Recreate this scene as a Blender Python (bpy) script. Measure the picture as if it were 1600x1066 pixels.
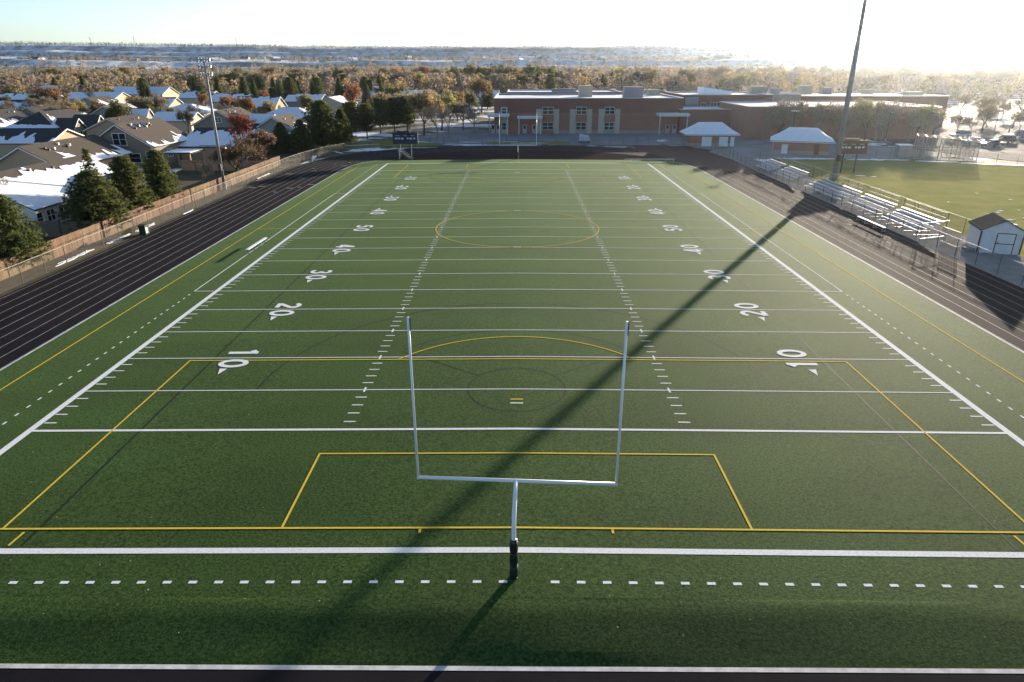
import bpy, math, random
from math import sin, cos, pi, radians, sqrt, atan2, hypot
from mathutils import Vector, Matrix, noise as mnoise

for o in list(bpy.data.objects): bpy.data.objects.remove(o)
S = bpy.context.scene
COL = S.collection

# ------------------------------------------------------------------ camera
F, CX, CY, CZ, PITCH, YAW, ROLL = 1049.39, 0.0378, -29.334, 16.959, 0.388, -0.0087, -0.002
cd = bpy.data.cameras.new('camera'); cam = bpy.data.objects.new('camera', cd); COL.objects.link(cam)
cd.sensor_width = 36.0; cd.lens = F / 1600 * 36.0; cd.clip_start = 0.5; cd.clip_end = 30000
cam.matrix_world = Matrix.Translation((CX, CY, CZ)) @ Matrix.Rotation(-YAW, 4, 'Z') @ Matrix.Rotation(pi / 2 - PITCH, 4, 'X') @ Matrix.Rotation(ROLL, 4, 'Z')
S.camera = cam

# ------------------------------------------------------------------ sky, sun, exposure
SUN_EL, SUN_AZ = radians(7.8), radians(31.3)      # azimuth clockwise from +Y
w = bpy.data.worlds.new('World'); S.world = w; w.use_nodes = True
nt = w.node_tree; bg = nt.nodes['Background']
sky = nt.nodes.new('ShaderNodeTexSky'); sky.sky_type = 'NISHITA'; sky.sun_disc = False
sky.sun_elevation = SUN_EL; sky.sun_rotation = SUN_AZ
sky.altitude = 800; sky.air_density = 0.7; sky.dust_density = 1.4; sky.ozone_density = 1.4
nt.links.new(sky.outputs[0], bg.inputs[0]); bg.inputs[1].default_value = 0.09
sd = bpy.data.lights.new('sun', 'SUN'); sd.energy = 5.0; sd.angle = radians(0.53); sd.color = (1.0, 0.86, 0.68)
so = bpy.data.objects.new('sun', sd); COL.objects.link(so); so.location = (60, 100, 60)
SUNV = Vector((sin(SUN_AZ) * cos(SUN_EL), cos(SUN_AZ) * cos(SUN_EL), sin(SUN_EL)))
so.rotation_euler = SUNV.to_track_quat('Z', 'Y').to_euler()
S.view_settings.view_transform = 'Standard'; S.view_settings.look = 'None'
S.view_settings.exposure = 1.65; S.view_settings.gamma = 1.0; S.view_settings.use_curve_mapping = False
S.render.engine = 'CYCLES'
S.cycles.use_denoising = True
S.cycles.max_bounces = 6; S.cycles.diffuse_bounces = 3; S.cycles.glossy_bounces = 2; S.cycles.transparent_max_bounces = 12
S.cycles.sample_clamp_indirect = 4.0

# ------------------------------------------------------------------ photo pixel -> world
def ray(u, v):
    a, b = u - 800, v - 533
    c, s = cos(ROLL), sin(ROLL); a, b = c * a + s * b, -s * a + c * b
    x = a / F; up = -b / F
    c, s = cos(PITCH), sin(PITCH); y = c + s * up; z = -s + c * up
    c, s = cos(YAW), sin(YAW); return (c * x + s * y, -s * x + c * y, z)
def un(u, v, z=0.0):
    d = ray(u, v); t = (z - CZ) / d[2]; return Vector((CX + t * d[0], CY + t * d[1], z))
def atY(u, v, y):
    d = ray(u, v); t = (y - CY) / d[1]; return Vector((CX + t * d[0], y, CZ + t * d[2]))

# ------------------------------------------------------------------ materials
MATS = {}
def mat(name, col, rough=0.8, col2=None, scale=4.0, detail=4.0, lo=0.35, hi=0.65, bump=0.0, bscale=20.0, bdist=0.05, metal=0.0, spec=0.12,
        objrand=0.0, trans=0.0, stretch=None, coord='Object', sheen=0.0):
    if name in MATS: return MATS[name]
    m = bpy.data.materials.new(name); m.use_nodes = True; MATS[name] = m
    n = m.node_tree.nodes; L = m.node_tree.links; b = n['Principled BSDF']
    b.inputs['Base Color'].default_value = (*col, 1); b.inputs['Roughness'].default_value = rough
    b.inputs['Metallic'].default_value = metal; b.inputs['Specular IOR Level'].default_value = spec
    tc = n.new('ShaderNodeTexCoord'); src = tc.outputs[coord]
    if coord == 'Position': pass
    if stretch:
        mp = n.new('ShaderNodeMapping'); mp.inputs['Scale'].default_value = stretch; L.new(src, mp.inputs[0]); src = mp.outputs[0]
    out = None
    if col2:
        t = n.new('ShaderNodeTexNoise'); t.inputs['Scale'].default_value = scale; t.inputs['Detail'].default_value = detail; t.inputs['Roughness'].default_value = 0.65
        L.new(src, t.inputs['Vector'])
        r = n.new('ShaderNodeMapRange'); r.inputs['From Min'].default_value = lo; r.inputs['From Max'].default_value = hi; L.new(t.outputs['Fac'], r.inputs['Value'])
        x = n.new('ShaderNodeMix'); x.data_type = 'RGBA'; x.inputs[6].default_value = (*col, 1); x.inputs[7].default_value = (*col2, 1)
        L.new(r.outputs[0], x.inputs[0]); out = x.outputs[2]
    if objrand:
        oi = n.new('ShaderNodeObjectInfo'); h = n.new('ShaderNodeHueSaturation')
        r1 = n.new('ShaderNodeMapRange'); r1.inputs['To Min'].default_value = 0.5 - 0.03 * objrand; r1.inputs['To Max'].default_value = 0.5 + 0.03 * objrand
        L.new(oi.outputs['Random'], r1.inputs['Value']); L.new(r1.outputs[0], h.inputs['Hue'])
        mu = n.new('ShaderNodeMath'); mu.operation = 'MULTIPLY'; mu.inputs[1].default_value = 7.31; L.new(oi.outputs['Random'], mu.inputs[0])
        fr = n.new('ShaderNodeMath'); fr.operation = 'FRACT'; L.new(mu.outputs[0], fr.inputs[0])
        r2 = n.new('ShaderNodeMapRange'); r2.inputs['To Min'].default_value = 1 - 0.3 * objrand; r2.inputs['To Max'].default_value = 1 + 0.3 * objrand
        L.new(fr.outputs[0], r2.inputs['Value']); L.new(r2.outputs[0], h.inputs['Value'])
        if out: L.new(out, h.inputs['Color'])
        else: h.inputs['Color'].default_value = (*col, 1)
        out = h.outputs[0]
    if out: L.new(out, b.inputs['Base Color'])
    if sheen:
        b.inputs['Sheen Weight'].default_value = sheen; b.inputs['Sheen Roughness'].default_value = .4; b.inputs['Sheen Tint'].default_value = (.7, .68, .35, 1)
    if bump:
        t = n.new('ShaderNodeTexNoise'); t.inputs['Scale'].default_value = bscale; t.inputs['Detail'].default_value = 3; L.new(src, t.inputs['Vector'])
        bp = n.new('ShaderNodeBump'); bp.inputs['Strength'].default_value = bump; bp.inputs['Distance'].default_value = bdist
        L.new(t.outputs['Fac'], bp.inputs['Height']); L.new(bp.outputs[0], b.inputs['Normal'])
    if trans:
        tr = n.new('ShaderNodeBsdfTranslucent'); ms = n.new('ShaderNodeMixShader'); ms.inputs[0].default_value = trans
        if out: L.new(out, tr.inputs['Color'])
        else: tr.inputs['Color'].default_value = (*col, 1)
        L.new(b.outputs[0], ms.inputs[1]); L.new(tr.outputs[0], ms.inputs[2]); L.new(ms.outputs[0], n['Material Output'].inputs['Surface'])
    return m

def brick_mat(name, c1, c2, cm, scale=1.0):
    m = bpy.data.materials.new(name); m.use_nodes = True; MATS[name] = m
    n = m.node_tree.nodes; L = m.node_tree.links; b = n['Principled BSDF']; b.inputs['Roughness'].default_value = 0.85
    g = n.new('ShaderNodeNewGeometry'); sx = n.new('ShaderNodeSeparateXYZ'); L.new(g.outputs['Position'], sx.inputs[0])
    ad = n.new('ShaderNodeMath'); L.new(sx.outputs[0], ad.inputs[0]); L.new(sx.outputs[1], ad.inputs[1])
    cb = n.new('ShaderNodeCombineXYZ'); L.new(ad.outputs[0], cb.inputs[0]); L.new(sx.outputs[2], cb.inputs[1])
    br = n.new('ShaderNodeTexBrick'); br.inputs['Scale'].default_value = scale
    br.inputs['Color1'].default_value = (*c1, 1); br.inputs['Color2'].default_value = (*c2, 1); br.inputs['Mortar'].default_value = (*cm, 1)
    br.inputs['Brick Width'].default_value = 0.4; br.inputs['Row Height'].default_value = 0.2; br.inputs['Mortar Size'].default_value = 0.012
    L.new(cb.outputs[0], br.inputs['Vector'])
    ns = n.new('ShaderNodeTexNoise'); ns.inputs['Scale'].default_value = 0.35; ns.inputs['Detail'].default_value = 5; L.new(cb.outputs[0], ns.inputs['Vector'])
    mr = n.new('ShaderNodeMapRange'); mr.inputs['To Min'].default_value = 0.8; mr.inputs['To Max'].default_value = 1.2; L.new(ns.outputs['Fac'], mr.inputs['Value'])
    hs = n.new('ShaderNodeHueSaturation'); L.new(br.outputs[0], hs.inputs['Color']); L.new(mr.outputs[0], hs.inputs['Value']); L.new(hs.outputs[0], b.inputs['Base Color'])
    return m

def turf_mat():
    m = bpy.data.materials.new('turf'); m.use_nodes = True; MATS['turf'] = m
    n = m.node_tree.nodes; L = m.node_tree.links; b = n['Principled BSDF']; b.inputs['Roughness'].default_value = 0.85; b.inputs['Specular IOR Level'].default_value = 0.04; b.inputs['Sheen Weight'].default_value = 0.085; b.inputs['Sheen Roughness'].default_value = 0.35; b.inputs['Sheen Tint'].default_value = (.45, .70, .32, 1)
    g = n.new('ShaderNodeNewGeometry')
    def nz(scale, detail, st=None, rough=0.6):
        t = n.new('ShaderNodeTexNoise'); t.inputs['Scale'].default_value = scale; t.inputs['Detail'].default_value = detail; t.inputs['Roughness'].default_value = rough
        if st:
            mp = n.new('ShaderNodeMapping'); mp.inputs['Scale'].default_value = st; L.new(g.outputs['Position'], mp.inputs[0]); L.new(mp.outputs[0], t.inputs[0])
        else: L.new(g.outputs['Position'], t.inputs[0])
        return t
    fine = nz(9.0, 6, (1, 1, 1), 0.75); pat = nz(0.12, 4)
    roll = nz(0.9, 2, (0.02, 0.22, 1))
    r = n.new('ShaderNodeMapRange'); r.inputs['From Min'].default_value = 0.40; r.inputs['From Max'].default_value = 0.63; L.new(fine.outputs['Fac'], r.inputs['Value'])
    x = n.new('ShaderNodeMix'); x.data_type = 'RGBA'; x.inputs[6].default_value = (0.011, 0.033, 0.007, 1); x.inputs[7].default_value = (0.066, 0.109, 0.029, 1); L.new(r.outputs[0], x.inputs[0])
    ad = n.new('ShaderNodeMath'); ad.operation = 'ADD'; L.new(pat.outputs['Fac'], ad.inputs[0]); L.new(roll.outputs['Fac'], ad.inputs[1])
    r2 = n.new('ShaderNodeMapRange'); r2.inputs['From Min'].default_value = 0.7; r2.inputs['From Max'].default_value = 1.3; r2.inputs['To Min'].default_value = 0.77; r2.inputs['To Max'].default_value = 1.23; L.new(ad.outputs[0], r2.inputs['Value'])
    hs = n.new('ShaderNodeHueSaturation'); L.new(x.outputs[2], hs.inputs['Color']); L.new(r2.outputs[0], hs.inputs['Value']); L.new(hs.outputs[0], b.inputs['Base Color'])
    # tufts of fibre: relief only
    bn = nz(16.0, 4, (1, 1, 1), 0.7)
    bp = n.new('ShaderNodeBump'); bp.inputs['Strength'].default_value = 0.9; bp.inputs['Distance'].default_value = 0.022; L.new(bn.outputs['Fac'], bp.inputs['Height']); L.new(bp.outputs[0], b.inputs['Normal'])
    return m

def ground_mat():
    m = bpy.data.materials.new('ground'); m.use_nodes = True; MATS['ground'] = m
    n = m.node_tree.nodes; L = m.node_tree.links; b = n['Principled BSDF']; b.inputs['Roughness'].default_value = 0.9; b.inputs['Specular IOR Level'].default_value = 0.1
    g = n.new('ShaderNodeNewGeometry')
    def nz(scale, detail, st=None, rough=0.6):
        t = n.new('ShaderNodeTexNoise'); t.inputs['Scale'].default_value = scale; t.inputs['Detail'].default_value = detail; t.inputs['Roughness'].default_value = rough
        mp = n.new('ShaderNodeMapping'); mp.inputs['Scale'].default_value = st or (1, 1, 1); L.new(g.outputs['Position'], mp.inputs[0]); L.new(mp.outputs[0], t.inputs[0])
        return t
    def mix(a, bb, f):
        x = n.new('ShaderNodeMix'); x.data_type = 'RGBA'
        for i, q in ((6, a), (7, bb)):
            if isinstance(q, tuple): x.inputs[i].default_value = (*q, 1)
            else: L.new(q, x.inputs[i])
        if isinstance(f, float): x.inputs[0].default_value = f
        else: L.new(f, x.inputs[0])
        return x.outputs[2]
    def rng(s, a, bb, c=0.0, d=1.0):
        r = n.new('ShaderNodeMapRange'); r.inputs['From Min'].default_value = a; r.inputs['From Max'].default_value = bb; r.inputs['To Min'].default_value = c; r.inputs['To Max'].default_value = d
        L.new(s, r.inputs['Value']); return r.outputs[0]
    soil = mix((0.10, 0.085, 0.045), (0.16, 0.12, 0.065), rng(nz(0.4, 5).outputs['Fac'], .35, .65))
    soil = mix(soil, (0.07, 0.085, 0.03), rng(nz(0.03, 3).outputs['Fac'], .5, .6))
    near = mix(soil, (0.78, 0.80, 0.84), rng(nz(0.07, 6, rough=.7).outputs['Fac'], .50, .56))
    brush = mix((0.80, 0.82, 0.86), (0.13, 0.12, 0.10), rng(nz(0.05, 6, (1, .5, 1), rough=.75).outputs['Fac'], .42, .66))
    brush = mix(brush, (0.14, 0.12, 0.08), rng(nz(0.0032, 5, (.5, 1.6, 1)).outputs['Fac'], .52, .64, 0, .8))
    sn = n.new('ShaderNodeSeparateXYZ'); L.new(g.outputs['True Normal'], sn.inputs[0]); steep = rng(sn.outputs[2], .988, .955)
    le = n.new('ShaderNodeVectorMath'); le.operation = 'LENGTH'; L.new(g.outputs['Position'], le.inputs[0])
    mm = n.new('ShaderNodeMath'); mm.operation = 'MULTIPLY'; L.new(steep, mm.inputs[0]); L.new(rng(le.outputs['Value'], 2150, 2250, 0, .3), mm.inputs[1])
    brush = mix(brush, (0.12, 0.11, 0.085), mm.outputs[0])
    allc = mix(near, brush, rng(le.outputs['Value'], 900, 1200))
    L.new(allc, b.inputs['Base Color'])
    return m

# ------------------------------------------------------------------ mesh helpers
class MB:
    def __init__(s): s.v = []; s.f = []
    def add(s, vs, fs):
        k = len(s.v); s.v.extend([tuple(p) for p in vs]); s.f.extend([tuple(i + k for i in q) for q in fs])
    def quad(s, *p): s.add(p, [tuple(range(len(p)))])
    def box(s, c, d, rz=0.0, M=None):
        hx, hy, hz = d[0] / 2, d[1] / 2, d[2] / 2; cc, ss = cos(rz), sin(rz); vs = []
        for z in (-hz, hz):
            for x, y in ((-hx, -hy), (hx, -hy), (hx, hy), (-hx, hy)):
                vs.append((c[0] + cc * x - ss * y, c[1] + ss * x + cc * y, c[2] + z))
        s.add(vs, [(0, 3, 2, 1), (4, 5, 6, 7), (0, 1, 5, 4), (1, 2, 6, 5), (2, 3, 7, 6), (3, 0, 4, 7)])
    def tube(s, p, q, r0, r1=None, n=8, cap=True):
        r1 = r0 if r1 is None else r1; p = Vector(p); q = Vector(q); d = (q - p)
        if d.length < 1e-6: return
        d.normalize(); a = d.cross(Vector((0, 0, 1)) if abs(d.z) < .9 else Vector((1, 0, 0))).normalized(); b = d.cross(a)
        vs = []
        for c, r in ((p, r0), (q, r1)):
            for i in range(n):
                t = 2 * pi * i / n; vs.append(c + a * (r * cos(t)) + b * (r * sin(t)))
        fs = [(i, (i + 1) % n, n + (i + 1) % n, n + i) for i in range(n)]
        if cap: fs += [tuple(range(n - 1, -1, -1)), tuple(range(n, 2 * n))]
        s.add(vs, fs)
    def sweep(s, pts, r, n=14):
        pts = [Vector(p) for p in pts]; k0 = len(s.v); m = len(pts)
        for i, p in enumerate(pts):
            d = (pts[min(i + 1, m - 1)] - pts[max(i - 1, 0)]).normalized(); a = Vector((1, 0, 0)); b = d.cross(a).normalized()
            for k in range(n): t = 2 * pi * k / n; s.v.append(tuple(p + a * (r * cos(t)) + b * (r * sin(t))))
        for i in range(m - 1):
            for k in range(n): s.f.append((k0 + i * n + k, k0 + i * n + (k + 1) % n, k0 + (i + 1) * n + (k + 1) % n, k0 + (i + 1) * n + k))
    def path(s, pts, rs, n=8):
        for i in range(len(pts) - 1):
            s.tube(pts[i], pts[i + 1], rs[i] if isinstance(rs, list) else rs, rs[i + 1] if isinstance(rs, list) else rs, n)
    def prism(s, poly, z0, z1):
        n = len(poly); vs = [(x, y, z0) for x, y in poly] + [(x, y, z1) for x, y in poly]
        s.add(vs, [tuple(range(n - 1, -1, -1)), tuple(range(n, 2 * n))] + [(i, (i + 1) % n, n + (i + 1) % n, n + i) for i in range(n)])
    def slab(s, q, t):
        """thick sheet from a planar polygon, extruded along -normal"""
        q = [Vector(p) for p in q]; nrm = (q[1] - q[0]).cross(q[-1] - q[0]).normalized(); n = len(q)
        vs = q + [p - nrm * t for p in q]
        s.add(vs, [tuple(range(n)), tuple(range(2 * n - 1, n - 1, -1))] + [((i + 1) % n, i, n + i, n + (i + 1) % n) for i in range(n)])
    def mesh(s, name, m=None, smooth=False):
        me = bpy.data.meshes.new(name); me.from_pydata(s.v, [], s.f)
        if m: me.materials.append(m)
        if smooth: me.polygons.foreach_set('use_smooth', [True] * len(me.polygons))
        me.update(); return me
    def build(s, name, m, parent=None, smooth=False):
        return link(name, s.mesh(name, m, smooth), parent)
def link(name, data, parent=None, loc=None, rz=0.0, sc=None):
    o = bpy.data.objects.new(name, data); COL.objects.link(o)
    if parent is not None: o.parent = parent
    if loc is not None: o.location = loc
    if rz: o.rotation_euler = (0, 0, rz)
    if sc is not None: o.scale = (sc, sc, sc) if isinstance(sc, (int, float)) else sc
    return o
def tag(o, label=None, cat=None, group=None, kind=None):
    if label: o['label'] = label
    if cat: o['category'] = cat
    if group: o['group'] = group
    if kind: o['kind'] = kind
    return o
def thing(name, label, cat, loc=(0, 0, 0), rz=0.0, group=None, sc=None):
    return tag(link(name, None, None, loc, rz, sc), label, cat, group)
def struct(name, mb, m, parent=None):
    o = mb.build(name, m, parent)
    if parent is None: o['kind'] = 'structure'
    return o
def bx(name, c, d, m, parent, rz=0.0):
    b = MB(); b.box(c, d, rz); return b.build(name, m, parent)

# palette
turf = turf_mat(); groundm = ground_mat()
white = mat('white_paint', (0.78, 0.78, 0.78), 0.8, (0.42, 0.46, 0.40), 13, 6, lo=.48, hi=.78, spec=.02)
yellow = mat('yellow_paint', (0.72, 0.50, 0.06), 0.8, (0.40, 0.32, 0.06), 13, 6, lo=.48, hi=.78, spec=.02)
black = mat('black_line', (0.012, 0.014, 0.012), 0.8)
trackm = mat('track_rubber', (0.0125, 0.012, 0.0145), 0.9, (0.021, 0.0185, 0.0205), 0.25, 6, spec=0.026, bump=.5, bscale=60, bdist=.01)
trackm.node_tree.nodes['Principled BSDF'].inputs['Specular Tint'].default_value = (1, .66, .52, 1)  # warm flare over the right straight is put into the highlight colour
trackred = mat('track_rubber_red', (0.085, 0.040, 0.036), 0.95, (0.065, 0.034, 0.031), 0.3, 5)
lanem = mat('lane_paint', (0.42, 0.42, 0.42), 0.8, (0.25, 0.25, 0.25), 1.5, 4)
concrete = mat('concrete', (0.34, 0.32, 0.29), 0.9, (0.25, 0.235, 0.215), 0.8, 6, spec=0.0)
asphalt = mat('asphalt', (0.07, 0.07, 0.075), 0.9, (0.10, 0.10, 0.10), 0.4, 5)
lawnm = mat('lawn', (0.10, 0.125, 0.032), 0.95, (0.20, 0.175, 0.06), 0.25, 7, spec=0.0, sheen=.15, bump=.6, bscale=6, bdist=.08)
dirt = mat('bare_dirt', (0.10, 0.078, 0.048), 0.95, (0.06, 0.058, 0.03), 0.7, 6, bump=.5, bscale=5, bdist=.05)
snow = mat('snow', (0.82, 0.84, 0.87), 0.75, (0.74, 0.77, 0.82), 1.2, 4, bump=.35, bscale=2.5, bdist=.06)
steel = mat('galvanised_steel', (0.50, 0.51, 0.52), 0.45, (0.40, 0.41, 0.42), 3, metal=0.6)
darksteel = mat('dark_steel', (0.06, 0.06, 0.06), 0.6, metal=.3)
alum = mat('aluminium', (0.46, 0.47, 0.49), 0.6, (0.38, 0.39, 0.41), 5, metal=0.4)
postwhite = mat('post_white', (0.80, 0.81, 0.82), 0.35, spec=.5)
padm = mat('black_vinyl', (0.012, 0.012, 0.014), 0.35, spec=.5)
wood = mat('cedar_board', (0.215, 0.135, 0.08), 0.85, (0.09, 0.062, 0.043), 1.6, 2, stretch=(5, 5, .3), objrand=.6)
greywood = mat('weathered_board', (0.20, 0.15, 0.11), 0.9, (0.13, 0.10, 0.08), 2.5, 5, stretch=(6, 6, .5))
glass = mat('window_glass', (0.025, 0.03, 0.035), 0.12, spec=.6)
trimw = mat('trim_white', (0.72, 0.70, 0.66), 0.7)
bark = mat('bark', (0.13, 0.095, 0.07), 0.95, (0.08, 0.06, 0.045), 8, 4)
twig = mat('twig', (0.25, 0.20, 0.155), 0.95, objrand=.6)
needle = mat('pine_needles', (0.080, 0.105, 0.034), 0.8, (0.150, 0.160, 0.055), 1.5, 3, objrand=.5, trans=.4)
def leafmat(nm, a, b): return mat(nm, a, 0.8, b, 1.2, 3, objrand=1.0, trans=.5)
leaf = {'gold': leafmat('leaf_gold', (0.34, 0.275, 0.12), (0.26, 0.215, 0.11)), 'orange': leafmat('leaf_orange', (0.33, 0.18, 0.08), (0.25, 0.15, 0.075)),
        'red': leafmat('leaf_red', (0.36, 0.10, 0.05), (0.24, 0.08, 0.05)), 'brown': leafmat('leaf_brown', (0.28, 0.235, 0.175), (0.21, 0.18, 0.14)),
        'russet': leafmat('leaf_russet', (0.20, 0.115, 0.08), (0.14, 0.085, 0.06)),
        'olive': leafmat('leaf_olive', (0.19, 0.175, 0.075), (0.13, 0.13, 0.055))}

# ================================================================== SETTING
Z_TRACK, Z_GND = -0.12, -0.20
PROFILE = [(0, Z_GND), (950, Z_GND), (1250, 5), (1300, 6), (1335, 16), (1410, 17), (1450, 27), (1700, 28), (2250, 31), (2290, 45), (2380, 46), (2420, 60), (2500, 61), (2545, 76)]
_h, _r, _k = 76.0, 2545.0, 0
while _r < 5250:
    _st = 110 + 55 * ((_k * 7) % 5) / 4; _up = 34 + 12 * ((_k * 3) % 4) / 3; PROFILE.append((_r + _st - _up, _h + .5)); _h += (2.9 + 1.7 * ((_k * 5) % 3) / 2) * (_st / 140); _r += _st; PROFILE.append((_r, _h)); _k += 1
PROFILE += [(6500, _h + 6), (9000, _h + 8)]
def lerp_profile(r):
    for (a, ha), (b, hb) in zip(PROFILE, PROFILE[1:]):
        if r <= b:
            t = (r - a) / (b - a); return ha + (hb - ha) * t
    return PROFILE[-1][1]
def terrain(x, y):
    dx, dy = x - CX, y - CY; r = hypot(dx, dy); th = atan2(dx, dy)
    if r < 900: return Z_GND
    wob = 1 + 0.05 * mnoise.noise(Vector((th * 3.1, 1.7, r * .0002))) + 0.02 * mnoise.noise(Vector((th * 17, 3.7, 0)))
    h = lerp_profile(r * wob)
    k = min(1, (r - 900) / 700)
    h += k * 5 * mnoise.noise(Vector((x * .006, y * .004, 0))) + k * 2.2 * mnoise.noise(Vector((x * .02, y * .014, 4)))
    if r > 2300: h += (r - 2300) * 0.002 * mnoise.noise(Vector((x * .0011, y * .0011, 9)))
    return max(h, Z_GND)
mb = MB()
rings = [0, 40, 90, 160, 260, 400, 600, 800, 900, 960] + [960 + 13 * i for i in range(1, 135)] + [2702 + 19 * i for i in range(1, 140)] + [5500, 5800, 6300, 7000, 8000, 9000]
angs = [radians(a * .5) for a in range(-100, 101)] + [radians(a) for a in range(54, 307, 4)]
NA = len(angs)
for r in rings:
    for t in angs:
        x, y = CX + r * sin(t), CY + r * cos(t); mb.v.append((x, y, terrain(x, y)))
for i in range(len(rings) - 1):
    for j in range(NA):
        k = (j + 1) % NA; mb.f.append((i * NA + k, i * NA + j, (i + 1) * NA + j, (i + 1) * NA + k))
g = mb.build('ground', groundm); g['kind'] = 'structure'

KL, KR, KN, KF = -31.3, 32.4, -14.0, 105.6        # turf edges
CR = 0.19
def tz(x, y): return CR * (1 - abs(x) / 24.38)
YB = KF + 0.3
# ---- running track sheet: straight sides, flattened bend at both ends
OL, OR_ = -41.5, 41.9
def bend(xl, xr, ys, yt, n=36, p=2.5):
    """outline of the far bend from right straight to left straight"""
    cx, a, b = (xl + xr) / 2, (xr - xl) / 2, yt - ys; out = []
    for i in range(n + 1):
        t = pi * i / n; c, s = cos(t), sin(t)
        out.append((cx + a * math.copysign(abs(c) ** (2 / p), c), ys + b * abs(s) ** (2 / p)))
    return out
far = bend(OL, OR_, 88, 133.5)
near = [(x, -45 - (y - 88)) for x, y in bend(OL, OR_, 88, 133.5)][::-1]
mb = MB(); mb.prism(far + near, -0.5, Z_TRACK)
track = struct('running_track', mb, trackm)
# red surfaced apron right of the far bend
mb = MB(); mb.prism([(30.5, 109), (33.5, 99), (37, 92), (41.9, 88), (43.4, 100), (42.5, 118), (39.5, 131), (27, 134), (26.5, 122)], -0.5, Z_TRACK + .006)
struct('jump_apron', mb, trackred)
mb = MB(); mb.prism([p for p in bend(KL + .3, KR - .3, 88, 122.4) if p[1] > KF + .6] + [(KL + 2.5, KF + .45), (KR - 2, KF + .45)], -.5, Z_TRACK + .0035)
struct('bend_infield', mb, mat('infield_rubber', (.055, .037, .035), .95, (.042, .032, .031), .2, 5, spec=0.0))
# lane lines (children of the track)
def flatstrip(mb, pts, wd, z, closed=False):
    n = len(pts); L = []; R = []
    for i in range(n):
        a = pts[i - 1] if (i > 0 or closed) else pts[i]; b = pts[(i + 1) % n] if (i < n - 1 or closed) else pts[i]
        dx, dy = b[0] - a[0], b[1] - a[1]; l = hypot(dx, dy) or 1
        nx, ny = -dy / l * wd / 2, dx / l * wd / 2; x, y = pts[i]
        zz = z(x, y) if callable(z) else z
        L.append((x + nx, y + ny, zz)); R.append((x - nx, y - ny, zz))
    k = len(mb.v); mb.v += L + R
    m = n if closed else n - 1
    for i in range(m):
        j = (i + 1) % n; mb.f.append((k + i, k + n + i, k + n + j, k + j))
for i in range(9):
    f = 0.35 + i * 1.19
    pts = [(KR + f, -45)] + bend(KL - f, KR + f, 88, 122.5 + f * .98) + [(KL - f, -45)]
    mb = MB(); flatstrip(mb, pts, 0.055 if i else .05, Z_TRACK + .006); mb.build('lane_line', lanem, track)
# white marks across lanes on the far left
rnd = random.Random(5)
for k in range(14):
    i = rnd.randrange(8); y = 70 + rnd.random() * 34; x = KL - .95 - i * 1.19
    mb = MB(); mb.box((x, y, Z_TRACK + .008), (1.0 if k % 2 else .5, .12, .004)); mb.build('lane_mark', white, track)

# ---- kerb of pale concrete round the turf
kc = 2.2
outline = [(KL, KN), (KR, KN), (KR, -11.3), (KR, KF - 14), (KR - .5, KF - 7.5), (KR - 1.6, KF - 3), (KR - 3.0, KF), (KL + 3.5, KF), (KL + 1.7, KF - 2.5), (KL + .55, KF - 7), (KL, KF - 14), (KL, -11.3)]
def offset(poly, d):
    cx = sum(p[0] for p in poly) / len(poly); out = []; n = len(poly)
    for i in range(n):
        a, p, b = poly[i - 1], poly[i], poly[(i + 1) % n]
        def nrm(q, r):
            dx, dy = r[0] - q[0], r[1] - q[1]; l = hypot(dx, dy); return dy / l, -dx / l
        n1, n2 = nrm(a, p), nrm(p, b); k = 1 + n1[0] * n2[0] + n1[1] * n2[1]
        out.append((p[0] + d * (n1[0] + n2[0]) / k, p[1] + d * (n1[1] + n2[1]) / k))
    return out
mb = MB(); o2 = offset(outline, .17); n = len(outline)
kz = -0.055
for i in range(n):
    j = (i + 1) % n
    a, b, c, d = outline[i], outline[j], o2[j], o2[i]
    za, zb = (-.112 if a[1] < -12 else kz), (-.112 if b[1] < -12 else kz)
    mb.add([(*a, za), (*b, zb), (*c, zb), (*d, za), (*c, -.3), (*d, -.3)], [(0, 3, 2, 1), (3, 5, 4, 2)])
kerbm = mat('kerb_concrete', (0.66, 0.65, 0.62), 0.85, (0.45, 0.44, 0.42), 2.5, 5)
struct('kerb', mb, kerbm)

# ---- turf: crowned sheet with a fall towards the near kerb
def turf_h(x, y):
    z = tz(x, y)
    ys_ = -11.75 + .45 * mnoise.noise(Vector((x * .09, 7.3, 0))); t = max(0, min(1, (y - KN) / (ys_ - KN))); u = t - .72; t = 1.163 * t if u < 0 else .8374 + 1.163 * u - 2.077 * u * u
    und = .03 * mnoise.noise(Vector((x * .16, y * .5, 2))) if y < -11.4 else 0
    e = -.112; return e + (z - e) * t + und * min(1, (y - KN) * 2) * min(1, (-11.3 - y) * 3)
mb = MB()
xs = [KL + (KR - KL) * i / 120 for i in range(121)]; xs.append(0.0); xs = sorted(xs)
ys = [KN + .1 * i for i in range(27)] + [-11.3]
for y in ys:
    for x in xs: mb.v.append((x, y, turf_h(x, y)))
NX = len(xs)
for i in range(len(ys) - 1):
    for j in range(NX - 1): mb.f.append((i * NX + j, i * NX + j + 1, (i + 1) * NX + j + 1, (i + 1) * NX + j))
R_ = [p for p in outline if p[0] > 0 and p[1] > 0]; L_ = [p for p in outline if p[0] < 0 and p[1] > 0]
def zz(p): return (p[0], p[1], tz(*p))
mb.add([zz((0, -11.3)), zz((KR, -11.3))] + [zz(p) for p in R_] + [zz((0, KF))], [tuple(range(len(R_) + 3))])
mb.add([zz((0, KF))] + [zz(p) for p in L_] + [zz((KL, -11.3)), zz((0, -11.3))], [tuple(range(len(L_) + 3))])
field = struct('football_turf', mb, turf)

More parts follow.
